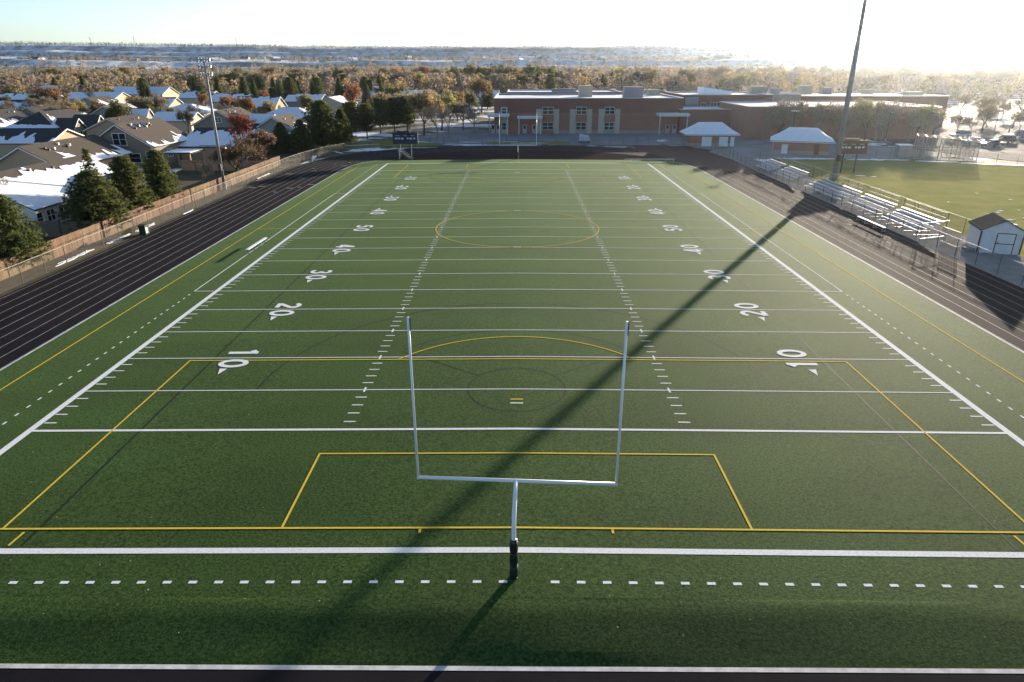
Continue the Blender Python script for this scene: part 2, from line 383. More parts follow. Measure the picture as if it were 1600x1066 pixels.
# ---- painted markings, each a child of the turf
def mark(name, pts, wd, m, lay=0.006, closed=False):
    q = []
    for i, p in enumerate(pts):
        if q and q[-1][0] * p[0] < 0:
            a = q[-1]; t = a[0] / (a[0] - p[0]); q.append((0.0, a[1] + (p[1] - a[1]) * t))
        q.append(p)
    mb = MB(); flatstrip(mb, q, wd, lambda x, y: tz(x, y) + lay, closed)
    return mb.build(name, m, field)
yd = 0.9144; HX = 24.38
mark('sideline', [(-HX - .18, -9.2), (-HX - .18, 100.6)], .36, white); mark('sideline', [(HX + .18, -9.2), (HX + .18, 100.6)], .36, white)
mark('end_line', [(-HX - .4, -9.0), (HX + .4, -9.0)], .31, white, .0075); mark('end_line', [(-HX - .4, 100.8), (HX + .4, 100.8)], .38, white, .0075)
for k in range(0, 21):
    y = k * 5 * yd + (.1 if k == 0 else 0)
    mark('yard_line', [(-HX, y), (HX, y)], 0.19 if k in (0, 20) else .09, white, .009)
for k in range(20):
    for i in range(1, 5):
        y = (k * 5 + i) * yd
        for s in (-1, 1):
            mark('side_tick', [(s * (HX - .05), y), (s * (HX - .68), y)], .10, white)
            mark('hash_mark', [(s * 8.25, y), (s * 8.87, y)], .10, white)
    if k: 
        for s in (-1, 1): mark('hash_cross', [(s * 8.55, k * 5 * yd - .3), (s * 8.55, k * 5 * yd + .3)], .11, white, .012)
# numbers
def arc(cx, cy, rx, ry, a0, a1, n=10): return [(cx + rx * cos(radians(a0 + (a1 - a0) * i / n)), cy + ry * sin(radians(a0 + (a1 - a0) * i / n))) for i in range(n + 1)]
DIG = {'0': [arc(.5, .5, .38, .40, 90, 450, 22)[:-1]], '1': [[(.52, 0), (.52, 1)], [(.56, .93), (.22, .76)]],
       '2': [arc(.5, .70, .35, .22, 165, -40, 10) + [(.16, .1)], [(.1, .085), (.9, .085)]],
       '3': [arc(.47, .72, .33, .20, 150, -90, 10), arc(.47, .30, .37, .22, 90, -150, 10)],
       '4': [[(.66, 0), (.66, 1)], [(.60, .95), (.10, .32)], [(.05, .27), (.95, .27)]],
       '5': [[(.85, .91), (.24, .91)], [(.24, .97), (.20, .50)], arc(.46, .33, .38, .25, 125, -150, 12)]}
def digit(ch, s, yc):
    """s=-1 left side, +1 right; digit 1.83 m tall along x, base towards its sideline"""
    mb = MB(); W, H = 1.2, 1.9
    for k, st in enumerate(DIG[ch]):
        pts = []
        for u, v in st:
            up = v * H; al = (u - .5) * W
            x = s * (18.4 - up); y = yc + (-al if s < 0 else al)
            pts.append((x, y))
        flatstrip(mb, pts, .35 if ch != '0' else .33, lambda x, y, k=k: tz(x, y) + .016 + .003 * k, closed=(ch == '0'))
    mb.build('numeral', white, field)
for k, tnum in enumerate('123454321'):
    y = (k + 1) * 10 * yd
    for s in (-1, 1):
        first, second = (y + .84, y - .84)   # left side reads far to near
        if s < 0: digit(tnum, s, first); digit('0', s, second)
        else: digit('0', s, first); digit(tnum, s, second)
        if k != 4:
            d = -1 if k < 4 else 1
            xc = s * 17.75; y0 = y + d * 1.62; mb = MB()
            mb.add([(xc - .23, y0, tz(xc, 0) + .016), (xc + .23, y0, tz(xc, 0) + .016), (xc, y0 + d * .85, tz(xc, 0) + .016)], [(0, 1, 2) if d > 0 else (0, 2, 1)])
            mb.build('arrow_mark', white, field)
# soccer, yellow
TX = 29.4; SY = -7.68; FY = 100 * yd - SY
for s in (-1, 1):
    mark('touch_line', [(s * TX, -13), (s * TX, FY - .6)], .098, yellow, .012)
    mark('halfway_line', [(s * TX, 50 * yd), (s * (HX + .5), 50 * yd)], .098, yellow, .0105)
for y0, d in ((SY, 1), (FY, -1)):
    mark('goal_line', [(-TX, y0), (TX, y0)], .105, yellow, .0135)
    pb = y0 + d * 16.45
    mark('penalty_box', [(-20.35, y0), (-20.35, pb)], .098, yellow, .0125); mark('penalty_box', [(20.35, y0), (20.35, pb)], .098, yellow, .0125); mark('penalty_box', [(-20.4, pb), (20.4, pb)], .098, yellow, .0142)
    gb = y0 + d * 5.5
    mark('goal_box', [(-9.25, y0), (-9.25, gb)], .098, yellow, .0125); mark('goal_box', [(9.25, y0), (9.25, gb)], .098, yellow, .0125); mark('goal_box', [(-9.3, gb), (9.3, gb)], .098, yellow, .0142)
    py = y0 + d * 11
    pts = [(9.15 * sin(radians(a)), py + d * 9.15 * cos(radians(a))) for a in range(-53, 54, 3)]
    mark('penalty_arc', pts, .098, yellow, .0155)
    mark('penalty_spot', [(-.35, py), (.35, py)], .12, yellow, .0105); mark('penalty_spot', [(-.35, py - .45), (.35, py - .45)], .12, white, .0105)
    for s in (-1, 1):
        mark('goal_tick', [(s * 3.77, y0 - d * .07), (s * 3.77, y0 - d * .3)], .098, yellow, .0105)
        mark('corner_tick', [(s * 19.35, y0 - d * .2), (s * 19.4, y0 - d * 1.0)], .098, yellow, .0105)
mark('centre_circle', [(9.14 * sin(2 * pi * i / 96), 50 * yd + 9.14 * cos(2 * pi * i / 96)) for i in range(96)], .105, yellow, .0165, closed=True)
for y in (40, 60): mark('centre_mark', [(-.4, y * yd), (.4, y * yd)], .22, white, .0185)
# lacrosse, black
for s in (-1, 1):
    mark('restraining_line', [(s * 18.9, -8.7), (s * 19.2, 99)], .10, black, .0045)
for cy, d in ((4.68, 1), (100 * yd - 4.68, -1)):
    mark('crease_circle', [(2.74 * sin(2 * pi * i / 64), cy + 2.74 * cos(2 * pi * i / 64)) for i in range(64)], .08, black, .0045, closed=True)
    mark('restraining_arc', [(14.7 * sin(radians(a)), cy + d * 14.7 * cos(radians(a))) for a in range(-90, 91, 4)], .10, black, .0045)
    for s in (-1, 1): mark('fan_line', [(s * 2.2, cy + d * 1.7), (s * 7.4, cy + d * 5.4)], .09, black, .0045)
    mark('fan_arc', [(9.1 * sin(radians(a)), cy + d * 9.1 * cos(radians(a))) for a in range(-52, 53, 4)], .09, black, .0045)
# team boxes and dashed restraint lines
for s in (-1, 1):
    bx_ = s * 26.4
    mark('team_box', [(bx_, 25 * yd), (bx_, 75 * yd)], .10, white, .0105)
    for y in (25, 75): mark('team_box', [(bx_, y * yd), (s * (HX + .42), y * yd)], .10, white, .0118)
    for k in list(range(-8, 25)) + list(range(76, 110)):
        mark('dash', [(bx_, k * yd - .15), (bx_, k * yd + .15)], .11, white)
for k in range(-34, 35):
    if abs(k * yd) < .5: continue
    x = k * yd + .46
    if abs(x) < 31 and abs(x) > .2: mark('dash', [(x - .15, -10.67), (x + .15, -10.67)], .13, white)

# bits of leaf and litter blown over the turf
rr = random.Random(3); mb = MB()
for k in range(260):
    x, y = rr.uniform(-30, 31), -13 + 50 * rr.random() ** 1.6; a = rr.uniform(0, 6.3); l = rr.uniform(.015, .045); z = turf_h(x, y) + .02 + rr.uniform(0, .01)
    mb.quad((x + l * cos(a), y + l * sin(a), z), (x - l * sin(a) * .6, y + l * cos(a) * .6, z + .015), (x - l * cos(a), y - l * sin(a), z), (x + l * sin(a) * .6, y - l * cos(a) * .6, z + .01))
tag(mb.build('leaf_litter', mat('litter', (.45, .36, .22), .9)), 'tiny scattered leaf bits lying on the turf', 'litter', kind='stuff')

# ---- side strips, lawns, pavings
mb = MB(); mb.prism([(OL, -20), (OL, 104), (-41.2, 110), (-39, 120), (-37, 124), (-44, 131), (-62, 120), (-56, 20), (-56, -20)], -.4, Z_GND + .05); struct('dirt_verge', mb, dirt)
mb = MB(); mb.prism([(-39.5, 122.5), (-36, 127.5), (-30, 131.5), (-18, 133.8), (-18, 138), (-32, 146), (-50, 140), (-44.3, 131.3)], -.4, Z_GND + .045); struct('grass_verge', mb, lawnm)
mb = MB(); mb.prism([(41.9, -10), (48.6, -10), (48.6, 92), (46, 112), (43, 124), (41.2, 120), (42.4, 108), (41.9, 88)], -.4, Z_GND + .10); apron = struct('spectator_paving', mb, concrete)
mb = MB(); mb.prism([(48.6, -10), (140, -10), (140, 84), (99, 96), (80, 108), (66, 109), (50, 108), (48.6, 92)], -.4, Z_GND + .05); struct('lawn', mb, lawnm)
mb = MB(); mb.prism([(36, 134.2), (40.5, 130), (43.2, 124.1), (46.1, 112.1), (49, 108.3), (66, 109.3), (80, 108.3), (92, 112), (86, 130), (64, 146), (40, 147), (34, 140)], -.4, Z_GND + .06); struct('plaza_paving', mb, mat('plaza_concrete', (0.30, 0.30, 0.30), .9, (.2, .2, .2), .15, 5))
mb = MB(); mb.prism([(-19, 138.6), (-12, 136.6), (14, 134.6), (34, 134.4), (35, 147.3), (66, 146.5), (66, 168), (-6, 168), (-9, 175), (-24, 185), (-32, 186), (-20, 170), (-30, 150)], -.4, Z_GND + .055); struct('school_forecourt', mb, mat('forecourt_concrete', (0.27, 0.27, 0.28), .9, (.19, .19, .2), .12, 5))
mb = MB(); mb.prism([(-8, 136.4), (-7, 140.5), (6, 143), (13, 142), (12, 134.9)], -.4, Z_GND + .07); struct('grass_bed', mb, lawnm)
mb = MB(); mb.prism([(92, 113), (100, 99), (140, 88), (240, 90), (260, 190), (120, 190), (88, 160), (88, 131)], -.4, Z_GND + .065); struct('parking_lot', mb, mat('lot_asphalt', (0.12, 0.115, 0.11), .95, (.45, .45, .47), .09, 6, lo=.55, hi=.66, spec=.02))
# snow lying on the ground in patches
def snow_patch(cx, cy, rx, ry, rz, seed, z):
    r = random.Random(seed); pts = []
    for i in range(40):
        t = 2 * pi * i / 40; k = .2 + .95 * r.random(); x, y = rx * k * cos(t), ry * k * sin(t)
        pts.append((cx + x * cos(rz) - y * sin(rz), cy + x * sin(rz) + y * cos(rz)))
    return pts, z
SN = [(-43.0, 34, .35, 3.2, .03), (-42.9, 41.5, .3, 2.4, 0), (-42.9, 47, .4, 2.2, .05), (-41.9, 56, .15, 1.6, 0), (-43, 86, .3, 3, 0), (-41.5, 111, .5, 6, .25), (-39, 120.5, .4, 3, .6), (-22, 128.6, 4, .35, .1),
      (-38, 134, 5, .5, .5), (3, 138.5, 4.5, .7, .05), (-2, 141.4, 2.5, .4, .05), (-12, 141, 3, .4, -.2), (58, 108.5, 7, 1.2, -.05), (70, 107, 6, 1.1, -.1), (80, 104, 4, .8, -.2), (90, 100, 6, 1.2, -.3), (57.5, 86, .8, .3, -.3), (59.2, 85, .5, .25, -.2),
      (96, 92, 4, .9, -.2), (110, 86, 5, 1.2, -.2)]
_r = random.Random(8)
SN += [(66 + _r.gauss(0, 5), 54 + _r.gauss(0, 4), _r.uniform(.15, .6), _r.uniform(.1, .3), _r.uniform(-1, 1)) for _ in range(34)]
for i, (x, y, rx, ry, rz) in enumerate(SN):
    pts, z = snow_patch(x, y, rx, ry, rz, 90 + i, 0); mb = MB(); mb.prism(pts, -.3, -.10 + .002 * (i % 5) + (.02 if x > 45 else 0)); struct('snow_patch', mb, snow)

# ================================================================== FIELD FURNITURE
def goalpost(label, loc, rz, d):
    """d=+1: crossbar lies towards +y of the base"""
    t = thing('goalpost', label, 'goalpost', loc, rz)
    b = MB(); pts = [(0, 0, -.35), (0, 0, 1.0), (0, 0, 1.9)] + [(0, d * (1.5 - 1.5 * cos(radians(a))), 1.9 + 1.1 * sin(radians(a))) for a in range(10, 91, 10)]
    b.sweep(pts, .078, 16); b.build('gooseneck', postwhite, t, True)
    b = MB(); b.tube((-3.6, d * 1.5, 3.02), (3.6, d * 1.5, 3.02), .064, n=14); b.build('crossbar', postwhite, t, True)
    for s in (-1, 1):
        b = MB(); b.tube((s * 3.56, d * 1.5, 2.95), (s * 3.56, d * 1.5, 9.2), .046, .042, n=12); b.build('upright', postwhite, t, True)
        b = MB(); b.quad((s * 3.56, d * 1.5, 9.2), (s * 3.56 + .08, d * 1.5, 9.18), (s * 3.56 + .07, d * 1.5 - .02, 8.7), (s * 3.56, d * 1.5, 8.75)); b.build('wind_ribbon', padm, t)
    # wrapped pad with three bulging sections and straps
    b = MB(); N = 16; prof = []
    for k in range(3):
        for u in (0, .15, .35, .6, .8, 1): prof.append((.0 + k * .6 + u * .58, .125 + .03 * sin(pi * u) ** .6 if 0 < u < 1 else .115))
    for z, r in prof:
        for i in range(N): b.v.append((r * cos(2 * pi * i / N), r * sin(2 * pi * i / N), z - .15))
    for k in range(len(prof) - 1):
        for i in range(N): b.f.append((k * N + i, k * N + (i + 1) % N, (k + 1) * N + (i + 1) % N, (k + 1) * N + i))
    b.f.append(tuple((len(prof) - 1) * N + i for i in range(N)))
    pad = b.build('post_pad', padm, t, True)
    for z in (.42, 1.02):
        q = MB(); q.tube((0, 0, z), (0, 0, z + .05), .135, n=16); q.build('strap', darksteel, pad)
    for z, a in ((.0, -.6), (.55, -.4), (1.55, -.5)):
        q = MB(); q.box((.14 * cos(a), .14 * sin(a), z), (.05, .05, .12), a); q.build('strap_end', trimw, pad)
    return t
goalpost('tall white goalpost with black padded base at the near end', (-.08, -10.4, tz(0, 0) - .02), radians(-3.2), 1)
goalpost('small distant white goalpost before the brick school', (0.1, 106.4, Z_TRACK), 0, -1)

def scoreboard(label, x0, x1, y, z0, z1, posts, facing=-1, pm=None):
    t = thing('scoreboard', label, 'scoreboard', ((x0 + x1) / 2, y, Z_GND)); W = x1 - x0; H = z1 - z0; zc = (z0 + z1) / 2 - Z_GND
    pn = bx('panel', (0, 0, zc), (W, .25, H), pm or mat('scoreboard_face', (.035, .045, .06), .6), t)
    bx('top_sign', (-.3, 0, zc + H / 2 + .16), (W * .5, .22, .3), pm or MATS['scoreboard_face'], t)
    dm = mat('digit_window', (.55, .6, .66), .5)
    for k, fx in enumerate((-.36, -.24, -.12, .1, .22, .36)):
        bx('digit_window', (fx * W, facing * .14, zc - .05 + .03 * (k % 2)), (W * (.07 if k % 2 else .1), .04, H * .13), dm, pn)
    for k, fx in enumerate((-.3, 0, .3)): bx('caption_strip', (fx * W, facing * .135, zc + H * .22), (W * .16, .02, .06), dm, pn)
    for px in posts:
        q = MB(); q.box((px - (x0 + x1) / 2, .22, (z1 - Z_GND) / 2 - .2), (.2, .18, z1 - Z_GND + .4)); q.build('post', darksteel, t)
    return t
s = scoreboard('dark scoreboard on two posts behind the far left corner of the field', -24.8, -19.8, 109.3, 2.7, 4.9, (-23.5, -21.3))
s = scoreboard('brown scoreboard standing beside the tall right light pole', 54.4, 59.3, 89, 3.1, 5.3, (55.6, 57.9), pm=mat('brown_face', (.12, .07, .04), .7))

# light poles
def light_pole(label, x, y, h, r0, r1, racks, sc=1.0):
    t = thing('light_pole', label, 'light pole', (x, y, Z_GND))
    b = MB(); b.tube((0, 0, -.2), (0, 0, h), r0, r1, 16); b.build('pole', mat('pole_steel', (.27, .27, .27), .6, (.22, .22, .22), 2, metal=.3), t, True)
    b = MB(); b.tube((0, 0, -.2), (0, 0, .9), r0 * 1.5, r0 * 1.45, 16); b.build('footing', concrete, t)
    bx('control_box', (-.02, -r0 - .16, 3.4), (.5 * sc, .3, .9), darksteel, t)
    for k, z in enumerate(racks):
        q = MB(); q.box((0, -.1, z), (2.4 * sc, .12, .12)); rk = q.build('crossarm', steel, t)
        for i in range(-2, 3):
            if i == 0 and k: continue
            xx = i * .5 * sc; q = MB()
            q.tube((xx, -.12, z - .05), (xx, -.45, z - .38), .26 * sc, .10 * sc, 10); q.tube((xx, -.1, z - .05), (xx, .12, z + .15), .12 * sc, .08 * sc, 8)
            q.build('floodlight', alum, rk, True)
    return t
light_pole('thick grey light pole at the right rising out of the picture', 51.8, 82.9, 31.5, .44, .27, (31.2, 30.2, 29.2), 1.2)
lp = light_pole('slender grey light pole with lamp cluster by the left fence', -44.1, 72.7, 18.3, .22, .15, (18.2, 17.3, 16.3), .8)
b = MB(); b.tube((.1, 0, 6.2), (.9, -.1, 6.2), .03); b.tube((.9, -.1, 6.1), (1.2, -.1, 6.15), .14, .1, 8); b.build('side_lamp', alum, lp)

# bleachers: rows of aluminium planks on frames
def bleacher(label, y0, y1, x0=43.2, rows=5):
    t = thing('bleacher', label, 'bleacher', (x0, (y0 + y1) / 2, Z_GND + .1), 0, 'aluminium bleachers behind the right fence'); L = y1 - y0
    for k in range(rows):
        bx('seat_plank', (k * .65, 0, .45 + k * .26), (.30, L, .05), alum, t)
        if k: bx('foot_plank', (k * .65 - .34, 0, .19 + k * .26), (.26, L, .04), alum, t)
        if k: bx('riser', (k * .65 - .17, 0, .32 + k * .26), (.03, L, .16), alum, t)
    n = max(3, int(L / 1.9))
    for i in range(n + 1):
        y = -L / 2 + .25 + (L - .5) * i / n; q = MB()
        q.tube((-.1, y, .02), (2.75, y, .02), .03, n=6); q.tube((0, y, .42), (2.6, y, 1.46), .03, n=6); q.tube((2.6, y, 0), (2.6, y, 1.48), .03, n=6); q.tube((1.3, y, 0), (1.3, y, .95), .03, n=6); q.tube((0, y, 0), (0, y, .42), .03, n=6)
        q.build('frame', steel, t)
    q = MB()
    for z in (1.9, 2.45): q.tube((2.85, -L / 2, z), (2.85, L / 2, z), .028, n=6)
    for i in range(n + 1): y = -L / 2 + L * i / n; q.tube((2.85, y, 1.2), (2.85, y, 2.47), .025, n=6)
    for s in (-1, 1):
        q.tube((2.85, s * L / 2, 2.45), (1.2, s * L / 2, 1.75), .025, n=6); q.tube((1.2, s * L / 2, .9), (1.2, s * L / 2, 1.75), .025, n=6)
    q.build('guard_rail', mat('rail_grey', (.26, .25, .24), .6, metal=.2), t)
    return t
for lab, a, b_ in (('aluminium bleacher nearest the white shed', 42.8, 51.0), ('aluminium bleacher second nearest the white shed', 52.3, 60.0), ('longest aluminium bleacher in front of the tall right light pole', 61.2, 73.2),
                   ('short aluminium bleacher just beyond the gap past the light pole', 78.8, 86.8), ('farthest aluminium bleacher, nearest the snowy hip-roofed huts', 88.6, 96.0)): bleacher(lab, a, b_)

# benches
def bench(label, p, q, h, name='team_bench', m=None, z=None, group=None):
    p, q = Vector(p), Vector(q); c = (p + q) / 2; d = q - p; rz = atan2(d.y, d.x); L = d.length
    t = thing(name, label, 'bench', (c.x, c.y, z if z is not None else tz(c.x, c.y)), rz, group)
    bx('seat', (0, 0, h), (L, .3, .05), m or alum, t)
    for i in range(max(2, int(L / 1.6)) + 1):
        x = -L / 2 + .2 + (L - .4) * i / max(2, int(L / 1.6)); q = MB(); q.tube((x, -.14, h), (x, -.2, 0), .025, n=6); q.tube((x, .14, h), (x, .2, 0), .025, n=6); q.tube((x, -.2, .03), (x, .2, .03), .02, n=6); q.build('leg', steel, t)
    return t
bench('white bench on the turf by the left sideline', (-26.4, 34.6, 0), (-26.3, 39.6, 0), .45, m=postwhite)
bench('bright aluminium bench on the track before the near bleachers', (40.7, 50.9, 0), (40.75, 44.6, 0), .45, z=Z_TRACK)
bench('long low bench standing on the far right turf corner', (20.5, 103.4, 0), (30.2, 103.4, 0), .45)
# stepped stand under the left scoreboard
t = thing('portable_stand', 'small stepped aluminium stand under the left scoreboard', 'stand', (-22.2, 108.2, Z_TRACK))
for k in range(6): bx('plank', (-.95 + k * .38, -.1 * k, 1.85 - k * .31), (1.1, .28, .05), alum, t)
for s in (-1, 1):
    q = MB(); q.tube((-1.3, s * .2, 1.85), (1.3, s * .2 - .5, .05), .03); q.tube((-1.3, s * .2, 0), (-1.3, s * .2, 1.85), .03); q.build('frame', steel, t)

# ------------------------------------------------------------------ fences
wirem = mat('fence_wire', (.16, .16, .155), .6, metal=.4); fpost = mat('fence_post', (.10, .09, .08), .6, metal=.3)
def polyline_pts(pts, step):
    out = []; acc = 0
    for a, b in zip(pts, pts[1:]):
        l = hypot(b[0] - a[0], b[1] - a[1]); n = max(1, round(l / step))
        for i in range(n): out.append((a[0] + (b[0] - a[0]) * i / n, a[1] + (b[1] - a[1]) * i / n))
    out.append(pts[-1]); return out
def chain_fence(label, pts, h, z=Z_GND, step=3.0, wire=.11, ww=.0022):
    t = thing('chain_link_fence', label, 'fence', (pts[0][0], pts[0][1], z)); ox, oy = pts[0]
    P = [(x - ox, y - oy) for x, y in polyline_pts(pts, step)]
    pm = MB(); pm.tube((0, 0, -.1), (0, 0, h + .04), .032, n=6); me = pm.mesh('post', fpost)
    for p in P: link('post', me, t, (p[0], p[1], 0))
    r = MB(); w = MB()
    for a, b in zip(P, P[1:]):
        r.tube((a[0], a[1], h), (b[0], b[1], h), .022, n=6, cap=False)
        L = hypot(b[0] - a[0], b[1] - a[1]); dx, dy = (b[0] - a[0]) / L, (b[1] - a[1]) / L; u = -h
        while u < L:
            for sg in (1, -1):
                s0, s1 = (u, u + h)
                c0, c1 = max(0, s0), min(L, s1)
                if c1 <= c0: continue
                f0, f1 = (c0 - s0) / h, (c1 - s0) / h
                z0, z1 = (f0 * h, f1 * h) if sg > 0 else ((1 - f0) * h, (1 - f1) * h)
                x0, y0, x1, y1 = a[0] + dx * c0, a[1] + dy * c0, a[0] + dx * c1, a[1] + dy * c1
                k = ww / 1.414
                w.quad((x0 - dx * k, y0 - dy * k, z0 + sg * k), (x0 + dx * k, y0 + dy * k, z0 - sg * k), (x1 + dx * k, y1 + dy * k, z1 - sg * k), (x1 - dx * k, y1 - dy * k, z1 + sg * k))
            u += wire
    r.build('top_rail', mat('fence_rail', (.30, .27, .23), .6, metal=.2), t); w.build('wire_mesh', wirem, t)
    return t
chain_fence('chain-link fence along the left side of the track', [(-42.2, -14), (-42.2, 98), (-41.6, 106), (-40.2, 114), (-37.6, 122)], 1.8)
chain_fence('chain-link fence round the far end before the school', [(-37.4, 122.5), (-33.5, 128), (-27, 131.8), (-14, 134), (6, 134.3), (28, 134.3), (36, 133.6), (40.5, 129.4)], 1.8)
chain_fence('chain-link fence at the right curving from the huts to the bleachers', [(43.1, 122.5), (43.2, 112), (42.5, 97), (42.4, 77.5)], 1.7)
chain_fence('chain-link fence between the near bleachers and the right track', [(42.4, 74), (42.4, 41.2)], 1.7)
chain_fence('chain-link fence in front of the white shed', [(42.3, 40.4), (42.3, -6)], 1.8)
chain_fence('chain-link fence behind the bleachers along the lawn', [(48.8, 40.5), (48.8, 84), (46.6, 104)], 1.8)
chain_fence('chain-link fence on the far side of the right lawn', [(66, 109.8), (80, 109), (99, 97), (128, 86)], 1.8)
# board fences: posts, rails, panels of separate boards
def board_fence(label, a, b, h=1.8, m=None, z=Z_GND):
    a, b = Vector((*a, 0)), Vector((*b, 0)); d = b - a; L = d.length; rz = atan2(d.y, d.x)
    t = thing('board_fence', label, 'fence', (a.x, a.y, z), rz); n = max(1, round(L / 2.4)); st = L / n; rr = random.Random(int(L * 10))
    pq = MB(); pq.box((0, .06, h / 2), (.1, .1, h + .1)); pme = pq.mesh('post', m or wood)
    variants = []
    for v in range(4):
        q = MB(); k = int(st / .145); bw = st / k
        for i in range(k): q.box((bw * (i + .5), 0, h / 2 + rr.uniform(-.015, .015)), (bw - .014, .022 + rr.uniform(0, .01), h))
        variants.append(q.mesh('board_panel', m or wood))
    rq = MB()
    for zz_ in (.35, h - .35): rq.box((st / 2, .04, zz_), (st, .04, .09))
    rme = rq.mesh('rail', m or wood)
    for i in range(n):
        o = link('board_panel', variants[rr.randrange(4)], t, (i * st, 0, rr.uniform(-.03, .03))); link('rail', rme, t, (i * st, 0, 0)); link('post', pme, t, (i * st, 0, 0))
    return t
board_fence('long sunlit cedar board fence behind the left chain-link fence', (-44.8, -12), (-44.6, 100))
board_fence('weathered board fence in front of the nearest snowy house', (-44.6, 42), (-57, 42.6), m=greywood)
board_fence('weathered board fence across the yard beyond the near pines', (-44.6, 63), (-60, 64), m=greywood)
board_fence('weathered board fence behind the red-leaved tree', (-44.6, 92), (-60, 93), m=greywood)
# odds and ends by the left fence
t = thing('storage_bin', 'dark green storage bin by the left fence', 'bin', (-41.2, 43.6, Z_GND + .05))
bx('body', (0, 0, .5), (.7, .8, 1.0), mat('bin_green', (.02, .05, .04), .5), t); bx('lid', (0, 0, 1.03), (.76, .86, .08), mat('bin_lid', (.03, .035, .035), .5), t); bx('white_panel', (.36, -.1, .5), (.02, .4, .6), trimw, t)

# gate and crowd barriers by the shed
t = thing('double_gate', 'tan slatted double gate leaf stored near the white shed', 'gate', (44.3, 38.6, Z_GND + .1), radians(92))
tan = mat('tan_steel', (.40, .30, .22), .6)
for k in range(9): bx('bar', (-1.3 + k * .32, 0, .85), (.05, .05, 1.5), tan, t)
for z in (.12, 1.58): bx('rail', (0, 0, z), (2.75, .06, .07), tan, t)
for s in (-1, 1):
    q = MB(); q.tube((s * .9, -.25, .02), (s * 1.25, -.55, .3), .07, .05, 8); q.build('white_foot', postwhite, t)
t = thing('open_gate', 'open chain-link gate leaf between bleachers and shed', 'gate', (42.5, 40.9, Z_GND + .1), radians(20))
q = MB()
for p, r in (((0, 0, .1), (3.8, 0, .1)), ((0, 0, 1.75), (3.8, 0, 1.75)), ((0, 0, 0), (0, 0, 1.8)), ((3.8, 0, 0), (3.8, 0, 1.8)), ((1.9, 0, .1), (1.9, 0, 1.75))): q.tube(p, r, .025, n=6)
q.build('frame', steel, t)
q = MB()
for i in range(28):
    x = i * .135; q.quad((x, 0, .1), (x + .008, 0, .1), (x + .008, 0, 1.75), (x, 0, 1.75))
q.build('wire_mesh', wirem, t)

# shed at the right edge
t = thing('storage_shed', 'white gabled storage shed with dark roof at the right edge', 'shed', (47.6, 37.0, Z_GND + .1), radians(-17))
wm = mat('shed_white', (.62, .64, .66), .75, (.54, .56, .58), 1.5, 4)
Wd, Ln, eh, rh = 3.6, 3.8, 2.35, 3.25
def gable_walls(mb, W, L, eh, rh):
    x, y = W / 2, L / 2
    mb.add([(-x, -y, 0), (x, -y, 0), (x, y, 0), (-x, y, 0), (-x, -y, eh), (x, -y, eh), (x, y, eh), (-x, y, eh), (0, -y, rh), (0, y, rh)],
           [(0, 1, 5, 8, 4), (2, 3, 7, 9, 6), (1, 2, 6, 5), (3, 0, 4, 7)])
q = MB(); gable_walls(q, Wd, Ln, eh, rh); q.build('wall', wm, t)
for s in (-1, 1):
    q = MB(); e = eh - .12; pts = [(s * (Wd / 2 + .2), -Ln / 2 - .15, e), (s * (Wd / 2 + .2), Ln / 2 + .15, e), (0, Ln / 2 + .15, rh + .06), (0, -Ln / 2 - .15, rh + .06)]
    q.slab(pts if s > 0 else pts[::-1], .08); q.build('roof_slope', mat('shed_shingle', (.10, .075, .06), .9, (.07, .055, .045), 6), t)
for s, nm in ((-1, 'corner_trim'), (1, 'corner_trim')): bx(nm, (s * Wd / 2, -Ln / 2, eh / 2 - .1), (.12, .12, eh - .25), mat('trim_brown', (.09, .06, .04), .8), t)
d = bx('door', (.35, -Ln / 2 - .03, 1.0), (1.5, .05, 1.95), wm, t)
for x in (-.42, 1.12): bx('door_trim', (x, -Ln / 2 - .06, 1.0), (.07, .05, 2.0), MATS['trim_brown'], d)
for z in (.99, 2.0): bx('door_trim', (.35, -Ln / 2 - .065, z), (1.5, .05, .07), MATS['trim_brown'], d)
bx('handle', (-.25, -Ln / 2 - .11, 1.1), (.05, .06, .2), darksteel, d)
q = MB(); q.box((-Wd / 2 - .5, -Ln / 2 + .6, .22), (.7, .9, .35), .2); o = q.build('tarp_bundle', mat('grey_tarp', (.2, .19, .18), .9)); o.location = (47.0, 37.4, Z_GND + .1); tag(o, 'low grey tarp bundle lying against the shed wall', 'tarp')
# covered equipment cart in front of the school
t = thing('covered_cart', 'pale tarp-covered equipment cart before the school windows', 'cart', (16.2, 139.5, Z_GND))
q = MB(); q.add([(-1.3, -.9, .5), (1.3, -.9, .5), (1.3, .9, .5), (-1.3, .9, .5), (-1.2, -.7, 1.9), (1.0, -.8, 1.6), (.9, .8, 1.7), (-1.2, .7, 2.1)], [(0, 1, 5, 4), (1, 2, 6, 5), (2, 3, 7, 6), (3, 0, 4, 7), (4, 5, 6, 7), (3, 2, 1, 0)])
q.build('tarp', mat('pale_tarp', (.55, .57, .6), .8, (.45, .47, .5), 2), t)
for sx in (-1, 1):
    for sy in (-1, 1): q = MB(); q.tube((sx * .9, sy * .75, .3), (sx * .9, sy * .85, .3), .3, n=12); q.build('wheel', padm, t)
bx('chassis', (0, 0, .42), (2.4, 1.6, .14), mat('rust', (.16, .07, .03), .9), t)

